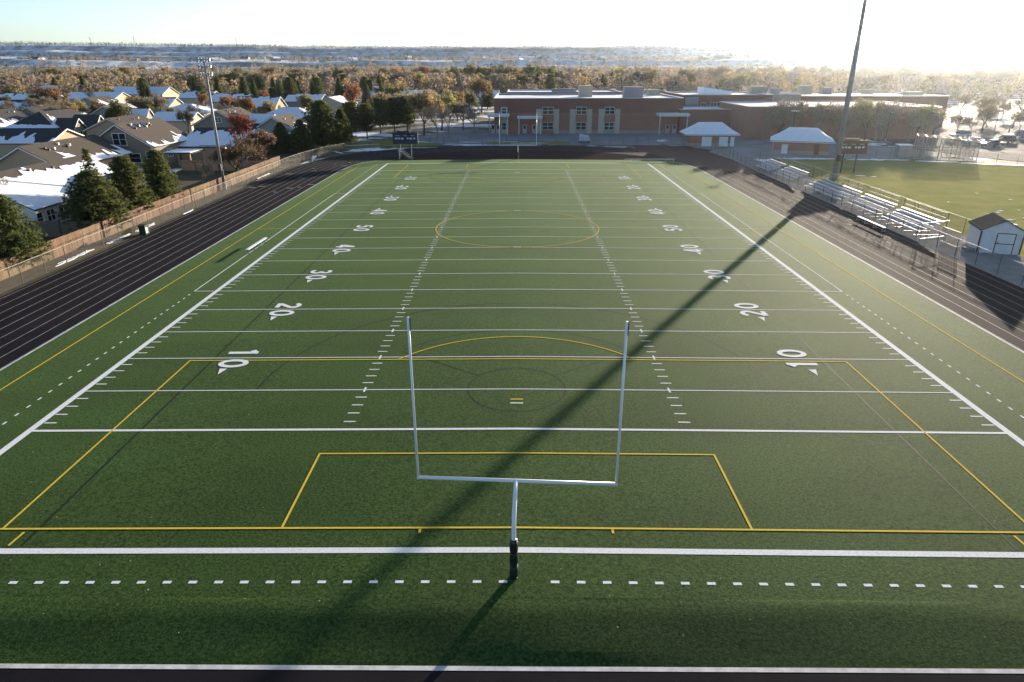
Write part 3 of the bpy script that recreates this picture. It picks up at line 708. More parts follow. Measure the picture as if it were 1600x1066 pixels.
# ================================================================== HOUSES
RO = {'brown': mat('shingle_brown', (.063, .053, .046), .92, (.090, .075, .064), 3, 6), 'grey': mat('shingle_grey', (.085, .083, .08), .92, (.12, .117, .11), 3, 6),
      'dark': mat('shingle_dark', (.045, .045, .05), .92, (.065, .063, .065), 3, 6)}
WA = {'taupe': mat('siding_taupe', (.25, .205, .16), .85, (.225, .185, .145), 2, stretch=(.3, .3, 8)), 'cream': mat('siding_cream', (.52, .44, .31), .85, (.48, .40, .28), 2, stretch=(.3, .3, 8)),
      'grey': mat('siding_grey', (.30, .29, .27), .85, (.27, .26, .24), 2, stretch=(.3, .3, 8)), 'sage': mat('siding_sage', (.22, .22, .16), .85, (.2, .2, .15), 2, stretch=(.3, .3, 8)),
      'white': mat('siding_white', (.68, .66, .62), .85, (.62, .6, .56), 2, stretch=(.3, .3, 8)), 'tan': mat('siding_tan', (.40, .30, .20), .85, (.36, .27, .18), 2, stretch=(.3, .3, 8))}
def snow_sheet(parent, quad, t0, t1, seed, jag=.12, s0=.0, s1=1.0, streak=0.0, lift=.03):
    """ragged layer of snow over part of a roof slope; quad = eave0, eave1, ridge1, ridge0"""
    e0, e1, r1, r0 = [Vector(p) for p in quad]; rr = random.Random(seed)
    nrm = (e1 - e0).cross(r0 - e0).normalized(); L = (e1 - e0).length
    def pt(s, t): a = e0.lerp(e1, s); b = r0.lerp(r1, s); return a.lerp(b, t) + nrm * lift
    n = max(6, int(L / .45)); q = MB(); top = []; cur = 0
    for i in range(n + 1):
        cur = .6 * cur + rr.uniform(-1, 1) * jag + (rr.random() < .3) * rr.uniform(-1, 1) * streak
        top.append(max(t0 + .03, min(.985, t1 + cur)))
    for i in range(n):
        a, b = s0 + (s1 - s0) * i / n, s0 + (s1 - s0) * (i + 1) / n
        ta, tb = top[i], (top[i + 1] if streak == 0 or rr.random() < .5 else top[i])
        vs = [pt(a, t0), pt(b, t0), pt(b, tb), pt(a, ta)]; up = [v + nrm * (.08 + .02 * rr.random()) for v in vs[:2]] + [v + nrm * .03 for v in vs[2:]]
        q.add(up + vs, [(0, 1, 2, 3), (1, 0, 4, 5), (2, 1, 5, 6), (3, 2, 6, 7), (0, 3, 7, 4)])
    return q.build('snow_cover', snow, parent)
def window(parent, c, u, nrm, w, h, mull=1, m=None):
    """c centre on wall, u horizontal unit, nrm outward"""
    c, u, nrm = Vector(c), Vector(u), Vector(nrm); z = Vector((0, 0, 1)); q = MB()
    def bar(cu, cz, du, dz, dp):
        p = c + u * cu + z * cz + nrm * (dp / 2 - .02); a = atan2(u.y, u.x); q.box(p, (du, dp, dz), a)
    f = .11
    bar(0, h / 2 + f / 2, w + 2 * f, f, .1); bar(0, -h / 2 - f / 2, w + 2 * f + .1, f, .12); bar(-w / 2 - f / 2, 0, f, h, .1); bar(w / 2 + f / 2, 0, f, h, .1)
    for i in range(mull): bar(-w / 2 + w * (i + 1) / (mull + 1), 0, .09, h, .085)
    if h > .9: bar(0, 0, w, .05, .075)
    fr = q.build('window', m or trimw, parent)
    g = MB(); p = c + nrm * .012; g.box(p, (w, .02, h), atan2(u.y, u.x)); g.build('pane', glass, fr)
def roof_body(t, W, L, eh, rh, roofm, hip, seed, snows, M=None, ov=.45, trim=True):
    """gable / hip roof in local coords through matrix M. snows: dict side->(t0,t1,jag,streak)"""
    M = M or Matrix.Identity(4); x, y = W / 2 + ov, L / 2 + ov; sl = (rh - eh) / (W / 2); e = eh - ov * sl; k = W / 2
    h0, h1 = hip; yn = -L / 2 - (0 if h0 else ov) + (k * h0 if h0 else 0); yf = L / 2 + (0 if h1 else ov) - (k * h1 if h1 else 0)
    top = rh + .12; e += .12
    P = lambda a, b, c: M @ Vector((a, b, c))
    faces = {'right': [P(x, -y, e), P(x, y, e), P(0, yf, top), P(0, yn, top)], 'left': [P(-x, y, e), P(-x, -y, e), P(0, yn, top), P(0, yf, top)]}
    if h0: faces['near'] = [P(-x, -y, e), P(x, -y, e), P(0, yn, top)]
    if h1: faces['far'] = [P(x, y, e), P(-x, y, e), P(0, yf, top)]
    for i, (nm, f) in enumerate(faces.items()):
        q = MB(); q.slab(f, .14); s = q.build('roof_slope', roofm, t)
        if nm in snows:
            a, b, jg, stk = snows[nm]
            f4 = f if len(f) == 4 else [f[0], f[1], f[2], f[2]]
            snow_sheet(s, f4, a, b, seed + i * 7, jg, streak=stk)
    if trim:
        for s in (-1, 1):
            for yy, has in ((-y, h0), (y, h1)):
                if has: continue
                q = MB(); sg = -1 if yy < 0 else 1
                a, b = P(s * x, yy + sg * .02, e - .10), P(0, yy + sg * .02, top - .10); 
                d = Vector((0, 0, .22)); o_ = M.to_3x3() @ Vector((0, sg * .04, 0))
                q.add([a - d, b - d, b, a, a - d + o_, b - d + o_, b + o_, a + o_], [(0, 1, 2, 3), (4, 7, 6, 5), (0, 4, 5, 1), (3, 2, 6, 7), (0, 3, 7, 4), (1, 5, 6, 2)])
                q.build('rake_board', trimw, t)
def house(label, cx, cy, L, W, rz, eh, rh, wall='taupe', roof='brown', hip=(0, 0), snows={}, wins=(), wings=(), vents=0, seed=1, group=None, sky_l=0):
    t = thing('house', label, 'house', (cx, cy, Z_GND), rz, group); q = MB(); x, y = W / 2, L / 2
    if hip[0] and hip[1]: q.prism([(-x, -y), (x, -y), (x, y), (-x, y)], 0, eh)
    else:
        q.add([(-x, -y, 0), (x, -y, 0), (x, y, 0), (-x, y, 0), (-x, -y, eh), (x, -y, eh), (x, y, eh), (-x, y, eh), (0, -y, rh), (0, y, rh)],
              ([(0, 1, 5, 8, 4)] if not hip[0] else [(0, 1, 5, 4)]) + ([(2, 3, 7, 9, 6)] if not hip[1] else [(2, 3, 7, 6)]) + [(1, 2, 6, 5), (3, 0, 4, 7)])
    q.build('wall', WA[wall], t)
    roof_body(t, W, L, eh, rh, RO[roof], hip, seed, snows)
    for side, a, z, w, h, mull in wins:
        if side == 'near': window(t, (a, -y - .01, z), (1, 0, 0), (0, -1, 0), w, h, mull)
        elif side == 'right': window(t, (x + .01, a, z), (0, 1, 0), (1, 0, 0), w, h, mull)
    for wg in wings:
        wx, wy, wl, ww, wr, weh, wrh, wsn = wg; M = Matrix.Translation((wx, wy, 0)) @ Matrix.Rotation(wr, 4, 'Z'); q = MB(); a, b = ww / 2, wl / 2
        vs = [M @ Vector(p) for p in [(-a, -b, 0), (a, -b, 0), (a, b, 0), (-a, b, 0), (-a, -b, weh), (a, -b, weh), (a, b, weh), (-a, b, weh), (0, -b, wrh), (0, b, wrh)]]
        q.add(vs, [(0, 1, 5, 8, 4), (2, 3, 7, 9, 6), (1, 2, 6, 5), (3, 0, 4, 7)]); q.build('wing_wall', WA[wall], t)
        roof_body(t, ww, wl, weh, wrh, RO[roof], (0, 0), seed + 50, wsn, M, ov=.35)
        R3 = M.to_3x3(); window(t, M @ Vector((0, -b - .01, weh * .55)), R3 @ Vector((1, 0, 0)), R3 @ Vector((0, -1, 0)), 1.5, 1.2, 1)
    rr = random.Random(seed * 13); sl = (rh - eh) / (W / 2)
    for i in range(vents):
        xx = .8 + rr.random() * 1.2; yy = rr.uniform(-L * .35, L * .35); z = rh - xx * sl + .12
        q = MB(); q.box((xx, yy, z + .14), (.3, .3, .34)); q.build('roof_vent', trimw if i % 2 else darksteel, t)
    for i in range(sky_l):
        xx = 1.3; yy = -L * .28 + i * 2.2; z = rh - xx * sl + .12; q = MB()
        for (dx, dy) in ((0, 0),):
            a = .55; q.slab([(xx + a, yy - .75, z - a * sl + .1), (xx + a, yy + .75, z - a * sl + .1), (xx - a, yy + .75, z + a * sl + .1), (xx - a, yy - .75, z + a * sl + .1)], .1)
        q.build('skylight', glass, t)
    return t
SR = lambda t1, j=.10, st=.25: {'right': (0.0, t1, j, st)}
# ridge along +y when rz = 0: 'right' slope faces the sun; rz = +90 deg puts 'right' slope to the back (+y) and 'left' to the camera
house('single-storey house under a fully snow-covered roof at the left edge', -60.6, 55.5, 21, 13.5, 0, 2.6, 5.8, 'white', 'brown', snows={'right': (0, .80, .05, .12), 'left': (0, .5, .1, .3)}, vents=3, seed=3,
      wins=(('right', -9.9, 1.4, .9, 1.2, 0), ('right', -8.0, 1.4, 1.3, 1.2, 1), ('right', -5.6, 1.4, 1.6, 1.3, 1), ('right', -1.2, 1.4, 1.2, 1.3, 0)), wings=((5.8, 2.2, 6.5, 6.0, pi / 2, 2.5, 4.2, {'right': (0, .97, .01, 0), 'left': (0, .97, .01, 0)}),))
house('brown-roofed tan house with a strip of snow along its right eave', -75.5, 85, 19, 11.4, 0, 3.0, 6.0, 'tan', 'brown', snows={'right': (0, .26, .08, .35), 'left': (0, .6, .1, .3)}, vents=7, seed=4, wins=(('near', 1.0, 2.0, 1.4, 1.1, 1),))
house('large two-storey taupe house with skylights and a broad gable', -72.7, 105, 15.5, 12.2, 0, 3.8, 7.6, 'taupe', 'brown', snows={'right': (0, .16, .08, .25), 'left': (0, .1, .05, .1)}, vents=8, seed=5, sky_l=3,
      wins=(('near', 0.2, 5.0, 2.3, 2.0, 1), ('near', 2.4, 1.7, 2.0, 1.5, 0), ('near', 5.0, 2.2, .8, 1.1, 0), ('right', 4.6, 2.0, 1.7, 1.5, 1), ('right', -2, 2.0, 1.6, 1.3, 1)))
house('low house with a wide snow-streaked roof sloping to the camera', -60.5, 116.5, 12, 19, pi / 2, 2.7, 5.4, 'tan', 'dark', snows={'left': (0, .80, .06, .4), 'right': (0, .5, .1, .3)}, seed=6)
house('taupe house with a wide grey gable and a cream cross-wing', -76.6, 158, 15, 13.2, 0, 3.4, 6.9, 'taupe', 'brown', snows={'right': (0, .12, .06, .2), 'left': (0, .75, .08, .4)}, vents=5, seed=7, wings=((8.0, 2.2, 6, 4.6, pi / 2, 3.4, 5.5, {'right': (0, .97, .01, 0), 'left': (0, .97, .01, 0)}),), wins=(('near', 0, 4.6, 1.5, 1.1, 1),))
house('small dark gabled house with snowy eave left of the pine row', -60.8, 152, 14, 10, 0, 2.8, 5.7, 'grey', 'brown', snows=SR(.2), vents=2, seed=8)
house('hip-roofed cream house under smooth blue-white snow behind the pine row', -68.5, 184, 17, 13, pi / 2, 3.2, 5.9, 'cream', 'brown', hip=(1, 1), snows={'left': (0, .97, .01, 0), 'near': (0, .9, .01, 0), 'far': (0, .9, .01, 0)}, vents=3, seed=9, wins=())
house('green-grey house with dark hip roof and small cream gables', -117.8, 148, 17, 12, 0, 3.7, 7.0, 'sage', 'dark', hip=(.8, 0), snows={'near': (0, .2, .02, .05), 'right': (0, .35, .1, .3)}, seed=10,
      wins=(('near', -3.4, 2.6, 1.5, .5, 0), ('near', 0, 2.3, 1.2, 1.4, 1), ('near', 3.4, 2.6, 1.5, .5, 0)), wings=((7.6, -5.2, 4.5, 4.4, pi / 2, 3.6, 5.6, {'right': (0, .9, .02, 0)}), (8.8, .8, 6, 5, pi / 2, 3.6, 6, {'right': (0, .9, .02, 0)})))
house('grey gabled house standing right of the orange tree', -122, 186, 14, 12, 0, 3.4, 6.6, 'grey', 'grey', snows={'right': (0, .5, .1, .5), 'left': (.0, .2, .1, .2)}, seed=11, wings=((7, 0, 5, 4.4, pi / 2, 3.2, 5.6, {'right': (0, .9, .02, 0), 'left': (0, .9, .02, 0)}),))
house('house with blue-shaded snow roof at the far left edge', -178, 222, 18, 13, pi / 2, 3.2, 6.5, 'cream', 'dark', snows={'left': (0, .86, .04, .15)}, seed=12)
house('snow-streaked dark-roofed house behind the nearest brown roof', -103, 118, 15, 13, pi / 2, 2.9, 5.2, 'tan', 'dark', snows={'left': (0, .5, .2, .5)}, seed=13)
house('white-gabled snowy house standing before the tree belt at far left', -252, 366, 24, 17, radians(75), 4, 8, 'white', 'grey', snows={'left': (0, .97, .01, 0), 'right': (0, .97, .01, 0)}, seed=14)
house('long snowy-roofed cream house before the tree belt', -200, 352, 30, 16, radians(85), 4, 7.6, 'cream', 'grey', snows={'left': (0, .97, .01, 0)}, seed=15)
house('snow-roofed house just in front of the long cream house', -205, 318, 26, 14, radians(85), 3.2, 6, 'cream', 'grey', snows={'left': (0, .97, .01, 0)}, seed=16)
house('hip-roofed snowy house left of the slender light pole', -113, 213, 15, 13, pi / 2, 3, 5.6, 'cream', 'dark', hip=(1, 1), snows={'left': (0, .97, .01, 0), 'near': (0, .9, 0, 0), 'far': (0, .9, 0, 0)}, seed=17)
house('small house with snow roof and sunlit right gable', -100, 178, 11, 9, pi / 2, 2.8, 5.0, 'cream', 'dark', snows={'left': (0, .97, .01, 0)}, seed=18)
house('brown-roofed house between the snow roofs left of centre', -100, 149, 14, 12, 0, 3, 5.6, 'tan', 'brown', snows=SR(.15), seed=19, vents=3)
house('house with pale gable and snowy slope behind the pine row', -73.5, 256, 17, 14, 0, 3.3, 6.2, 'cream', 'brown', snows={'right': (0, .97, .01, 0), 'left': (0, .97, .01, 0)}, seed=20)
house('pink-gabled snow-roofed house between two pines', -52.5, 190, 12, 9, radians(20), 2.8, 5.2, 'white', 'brown', snows={'right': (0, .97, .02, .05), 'left': (0, .97, .02, .05)}, seed=21)
house('long low snowy building behind the golden trees', -62, 338, 34, 16, radians(92), 3.6, 6, 'grey', 'grey', snows={'left': (0, .97, .01, 0), 'right': (0, .97, .01, 0)}, seed=22)
fill = [(-150, 196, 0, 'brown', 'taupe'), (-142, 250, 1, 'grey', 'cream'), (-100, 246, 1, 'brown', 'tan'), (-176, 268, 0, 'brown', 'grey'), (-128, 290, 1, 'dark', 'cream'), (-220, 285, 1, 'grey', 'white'), (-95, 292, 1, 'brown', 'taupe'), (-160, 330, 1, 'grey', 'cream'),
        (-140, 160, 0, 'dark', 'sage'), (-150, 135, 1, 'brown', 'tan'), (-30, 262, 1, 'grey', 'grey'), (-44, 228, 1, 'grey', 'cream'), (-18, 340, 1, 'grey', 'white'), (-235, 330, 0, 'brown', 'taupe')]
FL = ['brown-roofed taupe house at the far left behind the green-grey house', 'cream grey-roofed snowy house in the middle of the left suburb', 'tan snowy house left of the slender light pole, behind the hip roof', 'grey-walled brown-roofed house before the tree belt at far left', 'cream dark-roofed house close to the garden conifers', 'white-walled snowy house left of the long cream house',
      'taupe snowy house just before the garden conifers', 'cream snowy house touching the tree belt', 'sage dark-roofed house at the left edge behind the orange tree', 'tan brown-roofed house at the left edge below the orange tree', 'grey snowy house behind the bare-trunked pines', 'cream snowy house between the rounded pine and the flagpole', 'white snowy house behind the golden forecourt trees', 'taupe brown-roofed house beside the white-gabled snowy house']
for i, (x, y, o, rf, wl) in enumerate(fill):
    house(FL[i], x, y, 16, 12, pi / 2 * o + radians((i * 37) % 17 - 8), 3, 5.8 + (i % 3) * .4, wl, rf, snows=({'left': (0, .9, .06, .2)} if o else {'right': (0, .3, .1, .3), 'left': (0, .8, .05, .2)}), seed=30 + i, group='crowded suburban houses at the left', vents=i % 3)
# patio covers in the back yards
for lab, x, y, w_, l_ in (('low snow-topped patio cover beside the two-storey taupe house', -61.4, 97.5, 5.4, 6), ('small snow-topped patio cover behind the red tree', -60, 108.6, 5, 4), ('pale green patio cover by the dark gabled house', -55.5, 131, 6, 3.4)):
    t = thing('patio_cover', lab, 'patio cover', (x, y, Z_GND)); bx('roof', (0, 0, 2.8), (w_, l_, .22), RO['dark'] if 'green' not in lab else mat('green_roof', (.2, .3, .27), .7), t); bx('snow_cover', (.1, .1, 2.96), (w_ - .5, l_ - .5, .1), snow, t)
    for sx in (-1, 1):
        for sy in (-1, 1): bx('post', (sx * (w_ / 2 - .3), sy * (l_ / 2 - .3), 1.35), (.2, .2, 2.7), WA['tan'], t)
# low snow-topped garden sheds in the yards
for lab, x, y, w_ in (('tiny snow-topped garden shed behind the near pines', -54.5, 68, 3.0), ('snow-topped garden table cover beside the cross fence', -52, 60, 2.2)):
    t = thing('garden_shed', lab, 'garden shed', (x, y, Z_GND)); bx('wall', (0, 0, .8), (w_, w_ * .8, 1.6), greywood, t); bx('roof', (0, 0, 1.68), (w_ + .3, w_, .16), RO['dark'], t); bx('snow_cover', (0, 0, 1.81), (w_ + .1, w_ - .2, .1), snow, t)

# ================================================================== SCHOOL AND HUTS
brick_hi = brick_mat('brick_dark', (.19, .075, .052), (.22, .09, .06), (.17, .12, .10)); brick_lo = brick_mat('brick_warm', (.28, .115, .075), (.32, .135, .088), (.24, .17, .13))
beige = mat('beige_panel', (.46, .40, .31), .85, (.42, .36, .28), 1, 4); greypanel = mat('grey_metal_panel', (.28, .27, .28), .6, (.25, .24, .25), .6, stretch=(4, 4, .2)); membrane = mat('roof_membrane', (.70, .71, .74), .8, (.84, .86, .88), .12, 5, lo=.40, hi=.52)
coping = mat('coping', (.60, .58, .56), .6)
school = thing('school_building', 'long two-storey red-brick school with flat white roofs behind the field', 'school', (20, 165, Z_GND))
OX, OY, OZ = 20, 165, Z_GND
def SB(name, x0, x1, y0, y1, z0, z1, m, parent=school):
    q = MB(); q.box(((x0 + x1) / 2 - OX, (y0 + y1) / 2 - OY, (z0 + z1) / 2 - OZ), (x1 - x0, y1 - y0, z1 - z0)); return q.build(name, m, parent)
def block(x0, x1, y0, y1, top, split=None, m_hi=brick_hi, m_lo=brick_lo, par=.28):
    sp = split or top
    if split:
        SB('lower_wall', x0 - .03, x1 + .03, y0 - .03, y1, Z_GND - .1, split, m_lo); w_ = SB('upper_wall', x0, x1, y0, y1 - .05, split + .001, top, m_hi)
    else: w_ = SB('wall', x0, x1, y0, y1, Z_GND - .1, top, m_hi)
    SB('roof_deck', x0 + .35, x1 - .35, y0 + .35, y1 - .35, top, top + .02, membrane)
    for a in ((x0 - .06, x1 + .06, y0 - .06, y0 + .34), (x0 - .06, x1 + .06, y1 - .34, y1 + .06), (x0 - .06, x0 + .34, y0 + .342, y1 - .342), (x1 - .34, x1 + .06, y0 + .342, y1 - .342)):
        c = SB('parapet', *a, top + .001, top + par, m_hi); SB('coping', a[0] - .05, a[1] + .05, a[2] - .05, a[3] + .05, top + par + .001, top + par + .14, snow if a[3] - a[2] > 1 else coping, c)
    return w_
YS = 163.5
def sx(u, y=YS): return atY(u, 160, y).x
def szv(v, u=900, y=YS): return atY(u, v, y).z
block(sx(772), sx(1068), YS, YS + 34, 8.65, 5.3)
block(sx(790), sx(1000), YS + 34.2, YS + 60, 9.1)
block(sx(1060) + .2, sx(1174), 161.5, 176, 5.9)                       # lower wing with snowy roof
SB('wing_snow', sx(1068), sx(1172), 162.2, 175.6, 5.93, 6.05, snow)
block(sx(1068, 178) , sx(1206, 178), 178, 206, 8.9, 6.2)
block(sx(1206, 182) + .2, sx(1250, 182), 182, 206, 8.9, None, beige)
block(sx(1250, 182) + .3, sx(1484, 182), 183, 214, 8.3, None, brick_lo)
gx0, gx1 = 57.5, 104; block(gx0, gx1, 147, 174, 7.3, None, brick_lo); SB('gym_snow', gx0 + .4, gx1 - .4, 147.4, 173.6, 7.33, 7.45, snow)
SB('metal_panel', sx(1068, 178) + .4, sx(1091, 178), 177.86, 177.99, 6.4, 8.7, greypanel)
def swin(u0, u1, v0, v1, cols=2, rows=2, y=YS, parent=school):
    x0, x1 = sx(u0, y), sx(u1, y); z1, z0 = szv(v0, u0, y), szv(v1, u0, y); q = MB()
    xo, zo = lambda x: x - OX, lambda z: z - OZ; yy = y - OY - .06; w, h = x1 - x0, z1 - z0; f = .09
    for i in range(cols + 1): q.box((xo(x0 + w * i / cols), yy - .01, zo((z0 + z1) / 2)), (f, .16, h + f))
    for j in range(rows + 1): q.box((xo((x0 + x1) / 2), yy, zo(z0 + h * j / rows)), (w + f, .13, f))
    fr = q.build('window', trimw, parent); g = MB(); g.box((xo((x0 + x1) / 2), yy + .03, zo((z0 + z1) / 2)), (w, .04, h)); g.build('pane', glass, fr)
def pil(u0, u1, v0=170.5, y=YS):
    SB('pilaster', sx(u0), sx(u1), y - .28, y - .031, Z_GND, szv(v0), beige)
for wu0, wu1 in ((848, 865), (901, 917), (946, 961)):
    pil(wu0 - 10, wu0 - 1); pil(wu1 + 1, wu1 + 9)
    swin(wu0, wu1, 167.5, 178.5, 2, 2); swin(wu0, wu1, 191.5, 203, 2, 2)
SB('plinth', sx(866), sx(1040), YS - .25, YS - .04, Z_GND, .7, concrete)
SB('pilaster', sx(782), sx(793), YS - .3, YS - .035, Z_GND, szv(167), beige); swin(784, 791, 169, 178, 1, 2, YS - .32); swin(784, 791, 192, 203, 1, 2, YS - .32)
# entrance canopies with doors
def canopy(u0, u1, v, dep, doors):
    x0, x1 = sx(u0), sx(u1); z = szv(v, u0, YS - dep); c = SB('canopy', x0, x1, YS - dep, YS - .04, z - .35, z + .25, coping); SB('snow_cover', x0 + .1, x1 - .1, YS - dep + .1, YS - .1, z + .251, z + .36, snow, c)
    for xx in (x0 + .5, x1 - .5): q = MB(); q.tube((xx - OX, YS - dep + .5 - OY, 0), (xx - OX, YS - dep + .5 - OY, z - .35 - OZ), .14, n=10); q.build('column', coping, c)
    for u in doors:
        d = SB('door', sx(u) - .55, sx(u) + .55, YS - .12, YS - .035, Z_GND, 2.2, mat('door_grey', (.35, .36, .38), .6)); SB('door_glass', sx(u) - .3, sx(u) + .3, YS - .15, YS - .121, 1.1, 2.0, glass, d)
canopy(762, 796, 181, 4.0, (770, 778)); canopy(808, 848, 184, 2.0, (820, 835)); canopy(1026, 1074, 180, 4.5, (1046, 1057, 1066))
swin(1096, 1104, 160.5, 166, 2, 1, 178.0); swin(1110, 1140, 160.5, 166, 6, 1, 178.0); swin(1143, 1172, 160.5, 166, 6, 1, 178.0)
# rooftop machinery and roof steps
def unit(u0, u1, v0, v1, y, dep, m, nm='rooftop_unit'):
    x0, x1 = sx(u0, y), sx(u1, y); z1 = atY((u0 + u1) / 2, v0, y).z; z0 = atY((u0 + u1) / 2, v1, y).z
    return SB(nm, x0, x1, y, y + dep, min(z0, z1 - .8, 8.6), max(z1, 9.6), m)
un_ = [(905, 925, 134, 146, 180, 4, beige), (975, 1004, 136, 151, 172, 4, greypanel), (862, 900, 139, 146, 199, 3, greypanel), (1012, 1030, 140, 147, 190, 3, beige), (1172, 1196, 135, 144, 192, 4, beige), (1204, 1216, 138, 144, 190, 3, greypanel), (1250, 1266, 134, 144, 196, 4, beige), (1284, 1297, 137, 145, 196, 3, greypanel), (1415, 1440, 145, 152, 190, 3, beige), (1350, 1362, 140, 148, 198, 3, beige)]
for a in un_:
    u_ = unit(*a)
q = MB(); a0, a1 = sx(1098, 190), sx(1142, 190)
q.add([(a0 - OX, 25, 9.0 - OZ), (a1 - OX, 25, 9.0 - OZ), (a1 - OX, 33, 9.0 - OZ), (a0 - OX, 33, 9.0 - OZ), (a0 - OX, 25, 11.0 - OZ), (a1 - OX, 25, 9.8 - OZ), (a1 - OX, 33, 9.8 - OZ), (a0 - OX, 33, 11.0 - OZ)], [(0, 1, 5, 4), (1, 2, 6, 5), (2, 3, 7, 6), (3, 0, 4, 7), (4, 5, 6, 7)]); q.build('sloped_clerestory', membrane, school)

def hut(label, cx, cy, W, D, rz, doors):
    t = thing('hut', label, 'hut', (cx, cy, Z_GND + .06), rz); eh = 2.7
    q = MB(); q.box((0, 0, eh / 2), (W, D, eh)); q.build('wall', brick_lo, t); bx('plinth', (0, 0, .35), (W + .1, D + .1, .7), mat('split_block', (.34, .27, .22), .9), t)
    ov = .9; lv = [(W / 2 + ov, D / 2 + ov, eh - .12), (W / 2 - .9, D / 2 - 1.0, eh + .95), (W / 2 - 2.6, .25, eh + 2.25)]
    q = MB()
    for a, b, z in lv: q.v += [(-a, -b, z), (a, -b, z), (a, b, z), (-a, b, z)]
    for k in range(2):
        for i in range(4): j = (i + 1) % 4; q.f.append((k * 4 + i, k * 4 + j, k * 4 + 4 + j, k * 4 + 4 + i))
    q.f += [(8, 9, 10, 11), (3, 2, 1, 0)]; rf = q.build('roof', RO['grey'], t)
    q = MB()
    for a, b, z in lv: q.v += [(-a, -b, z + .09), (a, -b, z + .09), (a, b, z + .09), (-a, b, z + .09)]
    for k in range(2):
        for i in range(4): j = (i + 1) % 4; q.f.append((k * 4 + i, k * 4 + j, k * 4 + 4 + j, k * 4 + 4 + i))
    q.f.append((8, 9, 10, 11)); q.build('snow_cover', snow, rf)
    bx('fascia', (0, 0, eh - .2), (W + 2 * ov - .1, D + 2 * ov - .1, .16), trimw, t)
    for side, a, w_, h_, m in doors:
        if side == 'n': d = bx('door', (a, -D / 2 - .08, h_ / 2 + .02), (w_, .08, h_), m, t)
        else: d = bx('door', (-W / 2 - .08, a, h_ / 2 + .02), (.08, w_, h_), m, t)
        if side == 'n': bx('handle', (a + w_ * .35, -D / 2 - .14, h_ * .48), (.05, .05, .16), darksteel, d)
    return t
bd = mat('brown_door', (.20, .08, .05), .7); wd_ = mat('white_door', (.70, .72, .74), .7)
hut('snow-roofed brick hut nearer the school, with white doors', 44.8, 134.6, 10.6, 7, radians(-3), (('n', -1.2, 2.2, 2.1, wd_), ('n', 2.6, 2.0, 2.1, wd_), ('n', 4.6, .9, 2.1, wd_)))
hut('snow-roofed brick hut behind the bleachers, with a brown door', 60.3, 119.2, 10.8, 7, radians(-20), (('n', 3.0, 1.0, 2.1, bd), ('n', -3.2, 1.2, 1.9, wd_), ('w', -1.5, 1.2, 2.1, wd_), ('w', 1.2, 1.0, 1.8, wd_)))

# ================================================================== RIGHT SIDE: cage, lamps, cars
t = thing('batting_cage', 'tan netted batting cage at the far edge of the right lawn', 'batting cage', (84.5, 108.5, Z_GND), radians(-24)); cagem = mat('cage_steel', (.45, .38, .30), .6)
for i in range(8):
    for yy in (-2.2, 2.2):
        q = MB(); q.tube((-5.2 + i * 1.5, yy, 0), (-5.2 + i * 1.5, yy, 4.4 - i * .1), .06, n=6); q.build('post', cagem, t)
    q = MB(); q.tube((-5.2 + i * 1.5, -2.2, 4.4 - i * .1), (-5.2 + i * 1.5, 2.2, 4.4 - i * .1), .05, n=6); q.build('cross_bar', cagem, t)
for yy in (-2.2, 2.2):
    for z in (0, 2.0, 4.35):
        q = MB(); q.tube((-5.2, yy, z + .05), (5.3, yy, (z if z < 4 else 3.7) + .05), .05, n=6); q.build('rail', cagem, t)
    q = MB()
    for i in range(60):
        x = -5.2 + i * .176; q.quad((x, yy, .05), (x + .03, yy, .05), (x + .03, yy, 4.3 - i * .011), (x, yy, 4.3 - i * .011))
    for k in range(22): z = .2 + k * .19; q.quad((-5.2, yy + .002, z), (5.3, yy + .002, z * .9), (5.3, yy + .002, z * .9 + .03), (-5.2, yy + .002, z + .03))
    q.build('net', mat('net', (.25, .21, .16), .9), t)
t = thing('storage_container', 'plain grey storage container beside the batting cage', 'container', (78.4, 112.3, Z_GND), radians(-8)); bx('body', (0, 0, 1.15), (2.5, 2.4, 2.3), greypanel, t); bx('lid', (0, 0, 2.36), (2.6, 2.5, .12), snow, t)
def street_lamp(label, x, y, h, heads=1):
    t = thing('lamp_post', label, 'lamp post', (x, y, Z_GND), 0, 'parking lot lamp posts'); q = MB(); q.tube((0, 0, 0), (0, 0, h), .09, .06, 8); q.build('pole', darksteel, t); q = MB(); q.tube((0, 0, -.1), (0, 0, .7), .3, n=10); q.build('footing', concrete, t)
    for k in range(heads):
        s = 1 if k == 0 else -1; bx('lamp_head', (s * .45, 0, h + .05), (.8, .35, .16), steel, t)
for lab, u, v, y, u2, v2 in (('thin lamp post between the two snow-roofed huts', 1243, 174, 124, 0, 0), ('thin lamp post just right of the tall light pole', 1392, 176, 142, 0, 0), ('lamp post at the edge of the far parking lot', 1466, 168, 150, 0, 0), ('lamp post by the parked cars', 1562, 172, 158, 0, 0), ('lamp post before the left end of the school', 764, 181, 150, 0, 0)):
    p = atY(u, v, y); street_lamp(lab, p.x, y, p.z - Z_GND, 1 + (u % 2))
